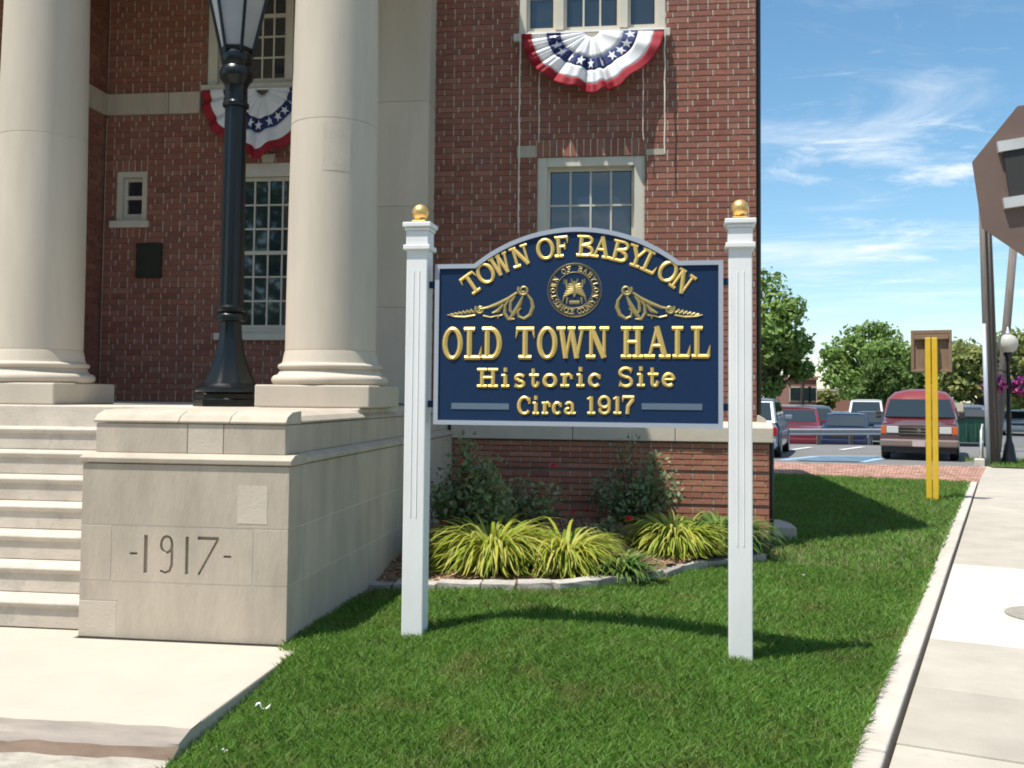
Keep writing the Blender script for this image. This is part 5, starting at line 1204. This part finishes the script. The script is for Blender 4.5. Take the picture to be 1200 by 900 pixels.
for s, lab in ((-1, 'hanging basket of pink and purple flowers beside the utility pole'), (1, 'hanging basket of pink and purple flowers on the outer lamp arm')):
    bx = gp.x+s*.34; rr = random.Random(s+4); th = thing('flower_basket', lab, 'flower basket', (bx, gp.y, 1.75), 0, 'hanging flower baskets')
    MB().lathe([(.05, -.02), (.13, .05), (.18, .16), (.17, .18)], 14).build('bowl', 'dark_metal', th, True, True)
    for k in range(3): a = k*2.09; MB().tube([(.16*math.cos(a), .16*math.sin(a), .17), (0, 0, .33)], .005, 4).build('hanger', 'wire', th, True)
    V = []; F = []
    for k in range(420):
        u_ = rr.uniform(-1, 1); a = rr.uniform(0, 6.28); R_ = .27*rr.uniform(.6, 1.1); s_ = math.sqrt(1-u_*u_); c = Vector((R_*s_*math.cos(a), R_*s_*math.sin(a), .12+R_*.85*u_)); n = Vector((rr.gauss(0, 1), rr.gauss(0, 1), rr.gauss(0, 1))).normalized(); e1 = n.orthogonal().normalized()*.035; e2 = n.cross(e1); b = len(V); V += [c-e1-e2, c+e1-e2, c+e1+e2, c-e1+e2]; F.append((b, b+1, b+2, b+3))
    tri_mesh('blossom', V, F, 'petunia', th, True)

# ================================================================== TREES
def tree(name, label, loc, h, w_, trunk_h, mt, seed, nleaf=7000, leaf=.16, ncl=34, zfrac=.62, group='trees beyond the parking lot', flat=1.0):
    rr = np.random.default_rng(seed); rd = random.Random(seed); th = thing(name, label, 'tree', loc, 0, group); tr = MB()
    tr.tube([(0, 0, -.4), (.03*h*rd.uniform(-.5, .5), 0, trunk_h*.6), (.02*h*rd.uniform(-1, 1), 0, trunk_h*1.3), (0, 0, h*.72)], [h*.028, h*.022, h*.017, h*.006], 9)
    C_ = []; cz = trunk_h+(h-trunk_h)*.5; rz = (h-trunk_h)*.5
    while len(C_) < ncl:
        p = rr.normal(size=3); p /= np.linalg.norm(p); r = rr.uniform(.35, .86); z = p[2]*r
        taper = 1-.25*max(0, z)
        C_.append((p[0]*r*w_/2*taper, p[1]*r*w_/2*taper*flat, cz+z*rz, rr.uniform(.17, .30)*w_*.62))
    for c in C_[::3]: tr.tube([(0, 0, trunk_h*.8+(c[2]-trunk_h)*.25), (c[0]*.5, c[1]*.5, trunk_h+(c[2]-trunk_h)*.6), c[:3]], [h*.010, h*.007, h*.003], 5)
    tr.build('trunk', 'bark', th, True, True)
    ci = rr.integers(0, ncl, nleaf); Cn = np.array(C_); n = rr.normal(size=(nleaf, 3)); n /= np.linalg.norm(n, axis=1)[:, None]; rad_ = Cn[ci, 3]*np.cbrt(rr.uniform(.15, 1, nleaf))*rr.choice([1, 1, 1, 1.22], nleaf)
    P_ = Cn[ci, :3]+n*rad_[:, None]*np.array([1, 1, .8]); nv = n+rr.normal(size=(nleaf, 3))*.8+np.array([0, 0, .3]); nv /= np.linalg.norm(nv, axis=1)[:, None]
    e1 = np.cross(nv, rr.normal(size=(nleaf, 3))); e1 /= np.linalg.norm(e1, axis=1)[:, None]; e2 = np.cross(nv, e1); l = (leaf*rr.uniform(.6, 1.4, nleaf))[:, None]
    V = np.stack([P_-e1*l, P_+e2*l*.55, P_+e1*l, P_-e2*l*.55], 1).reshape(-1, 3); tri_mesh('crown', V, np.arange(4*nleaf).reshape(-1, 4), mt, th, True); return th
def tpos(px, y, z=-.55): p = PY(px, 480, y); return (p.x, y, z)
tree('shade_tree', 'dense dark green tree beside the building corner', tpos(899, 48), 7.9, 5.0, 1.9, 'leaf_mid', 1, 11000, .15, 46)
tree('shade_tree', 'broad light green tree behind the parked sedans', tpos(1018, 74), 7.6, 7.0, 1.9, 'leaf_mid', 2, 10000, .18, 44)
tree('shade_tree', 'smaller dark tree standing against the broad light green one', tpos(1038, 66), 4.9, 4.6, 1.4, 'leaf_dark', 3, 6000, .16, 30)
tree('shade_tree', 'round green tree just beyond the notice board', tpos(1113, 78), 6.4, 6.0, 1.7, 'leaf_mid', 4, 7000, .18, 34)
tree('shade_tree', 'olive tinted tree behind the utility pole', tpos(1150, 62), 6.3, 6.4, 1.5, 'leaf_olive', 5, 8500, .17, 38)
tree('shade_tree', 'dark green tree low behind the van', tpos(1072, 80), 5.2, 6.0, 1.2, 'leaf_dark', 6, 5000, .18, 28)
tree('shade_tree', 'olive tree beyond the street lamp', tpos(1212, 60), 6.5, 6.5, 1.5, 'leaf_olive', 7, 7500, .17, 36)
tree('shade_tree', 'small tree beside the far brick building', tpos(966, 82), 2.9, 2.6, .8, 'leaf_olive', 8, 2500, .15, 18)
tree('shade_tree', 'tree filling the gap right of the notice board', tpos(1092, 90), 5.6, 6.0, 1.4, 'leaf_mid', 9, 5000, .2, 28)
# wooded skyline, reads as one mass
rr = np.random.default_rng(77); n = 26000; X = rr.uniform(-60, 140, n); hgt = 2.6+1.0*np.sin(X*.31)+.8*np.sin(X*.83+1)+.5*np.sin(X*1.9); Z_ = -.6+np.sqrt(rr.uniform(0, 1, n))*hgt; Y_ = 112+rr.normal(0, 2.5, n)
nv = rr.normal(size=(n, 3)); nv /= np.linalg.norm(nv, axis=1)[:, None]; e1 = np.cross(nv, rr.normal(size=(n, 3))); e1 /= np.linalg.norm(e1, axis=1)[:, None]; e2 = np.cross(nv, e1); P_ = np.stack([X, Y_, Z_], 1)
tag(tri_mesh('distant_wood', np.stack([P_-e1*.4, P_+e2*.25, P_+e1*.4, P_-e2*.25], 1).reshape(-1, 3), np.arange(4*n).reshape(-1, 4), 'leaf_dark'), 'low line of distant trees on the horizon', 'trees', kind='stuff')

rr = np.random.default_rng(31); n = 30000; cx_ = np.arange(-34, 34, 5.2); ci = rr.integers(0, len(cx_), n); hs = np.where(cx_ < -8, 13., 6.6)+1.4*np.sin(cx_*1.7)  # unseen trees added behind the camera, taller at left, to darken window reflections
u_ = rr.normal(size=(n, 3)); u_ /= np.linalg.norm(u_, axis=1)[:, None]; u_ *= np.cbrt(rr.uniform(.25, 1, n))[:, None]
P_ = np.stack([cx_[ci]+u_[:, 0]*3.1, -21+u_[:, 1]*2.4, -.2+hs[ci]*.56+u_[:, 2]*hs[ci]*.44], 1)
nv = rr.normal(size=(n, 3)); nv /= np.linalg.norm(nv, axis=1)[:, None]; e1 = np.cross(nv, rr.normal(size=(n, 3))); e1 /= np.linalg.norm(e1, axis=1)[:, None]; e2 = np.cross(nv, e1)
tag(tri_mesh('added_trees', np.stack([P_-e1*.3, P_+e2*.2, P_+e1*.3, P_-e2*.2], 1).reshape(-1, 3), np.arange(4*n).reshape(-1, 4), 'leaf_mid'), 'unseen row of leafy trees added across the road for the window panes to mirror', 'trees', kind='stuff')
# ================================================================== FAR BUILDINGS
def far_building(name, label, px0, px1, ytop, y, mw, roof, wins, depth=8.):
    a, b = PY(px0, ytop, y), PY(px1, ytop, y); th = thing(name, label, 'building', ((a.x+b.x)/2, y, -.6), 0, 'buildings behind the lot'); wd = (b.x-a.x)/2; h = a.z+.6
    MB().box(-wd, wd, 0, depth, 0, h).build('wall', mw, th, True)
    if roof == 'gable': MB().prism([(-wd-.3, h), (wd+.3, h), (wd*.6, h+1.1), (-wd*.6, h+1.1)], -.3, depth+.3, 'y').build('roof', 'far_roof', th, True)
    else: MB().box(-wd-.1, wd+.1, -.1, depth+.1, h+.002, h+.25).build('parapet', 'far_cream' if roof == 'c' else mw, th, True)
    for (x, z, w_, hh) in wins:
        f_ = MB().box(x*wd-w_/2-.08, x*wd+w_/2+.08, -.06, -.002, z*h-.08, z*h+hh+.08).build('window', 'far_cream', th, True); MB().box(x*wd-w_/2, x*wd+w_/2, -.08, -.062, z*h, z*h+hh).build('pane', 'car_glass', f_, True)
    return th
far_building('brick_building', 'flat roofed red brick building behind the trees', 924, 957, 445, 78, 'far_brick', 'b', [(-.55, .55, .7, 1.0), (.2, .55, .7, 1.0), (.7, .55, .5, 1.0), (-.55, .15, .7, 1.0), (.2, .15, .7, 1.0)])
far_building('shop_building', 'low cream building with a red roof between the trees', 974, 1000, 484, 86, 'far_cream', 'gable', [(-.5, .3, .8, .9), (.4, .3, .8, .9)])
far_building('house', 'pale cream house partly hidden by the broad tree', 966, 982, 458, 104, 'far_cream', 'c', [(-.4, .6, .6, .9), (.4, .6, .6, .9)])
# thin dark light standard in the lot
p = PY(941, 500, 60); lt = thing('light_standard', 'thin dark light pole in front of the brick building', 'lamp post', (p.x, 60, -.55))
MB().tube([(0, 0, 0), (0, 0, 3.2), (0, 0, 3.75), (-.15, 0, 4.0), (-.4, 0, 4.05)], [.1, .08, .07, .06, .06], 8).build('pole', 'dark_metal', lt, True, True)
MB().box(-.75, -.38, -.12, .12, 3.98, 4.1).build('lamp_head', 'dark_metal', lt, True, bevel=.03)
print('objects', len(bpy.data.objects))
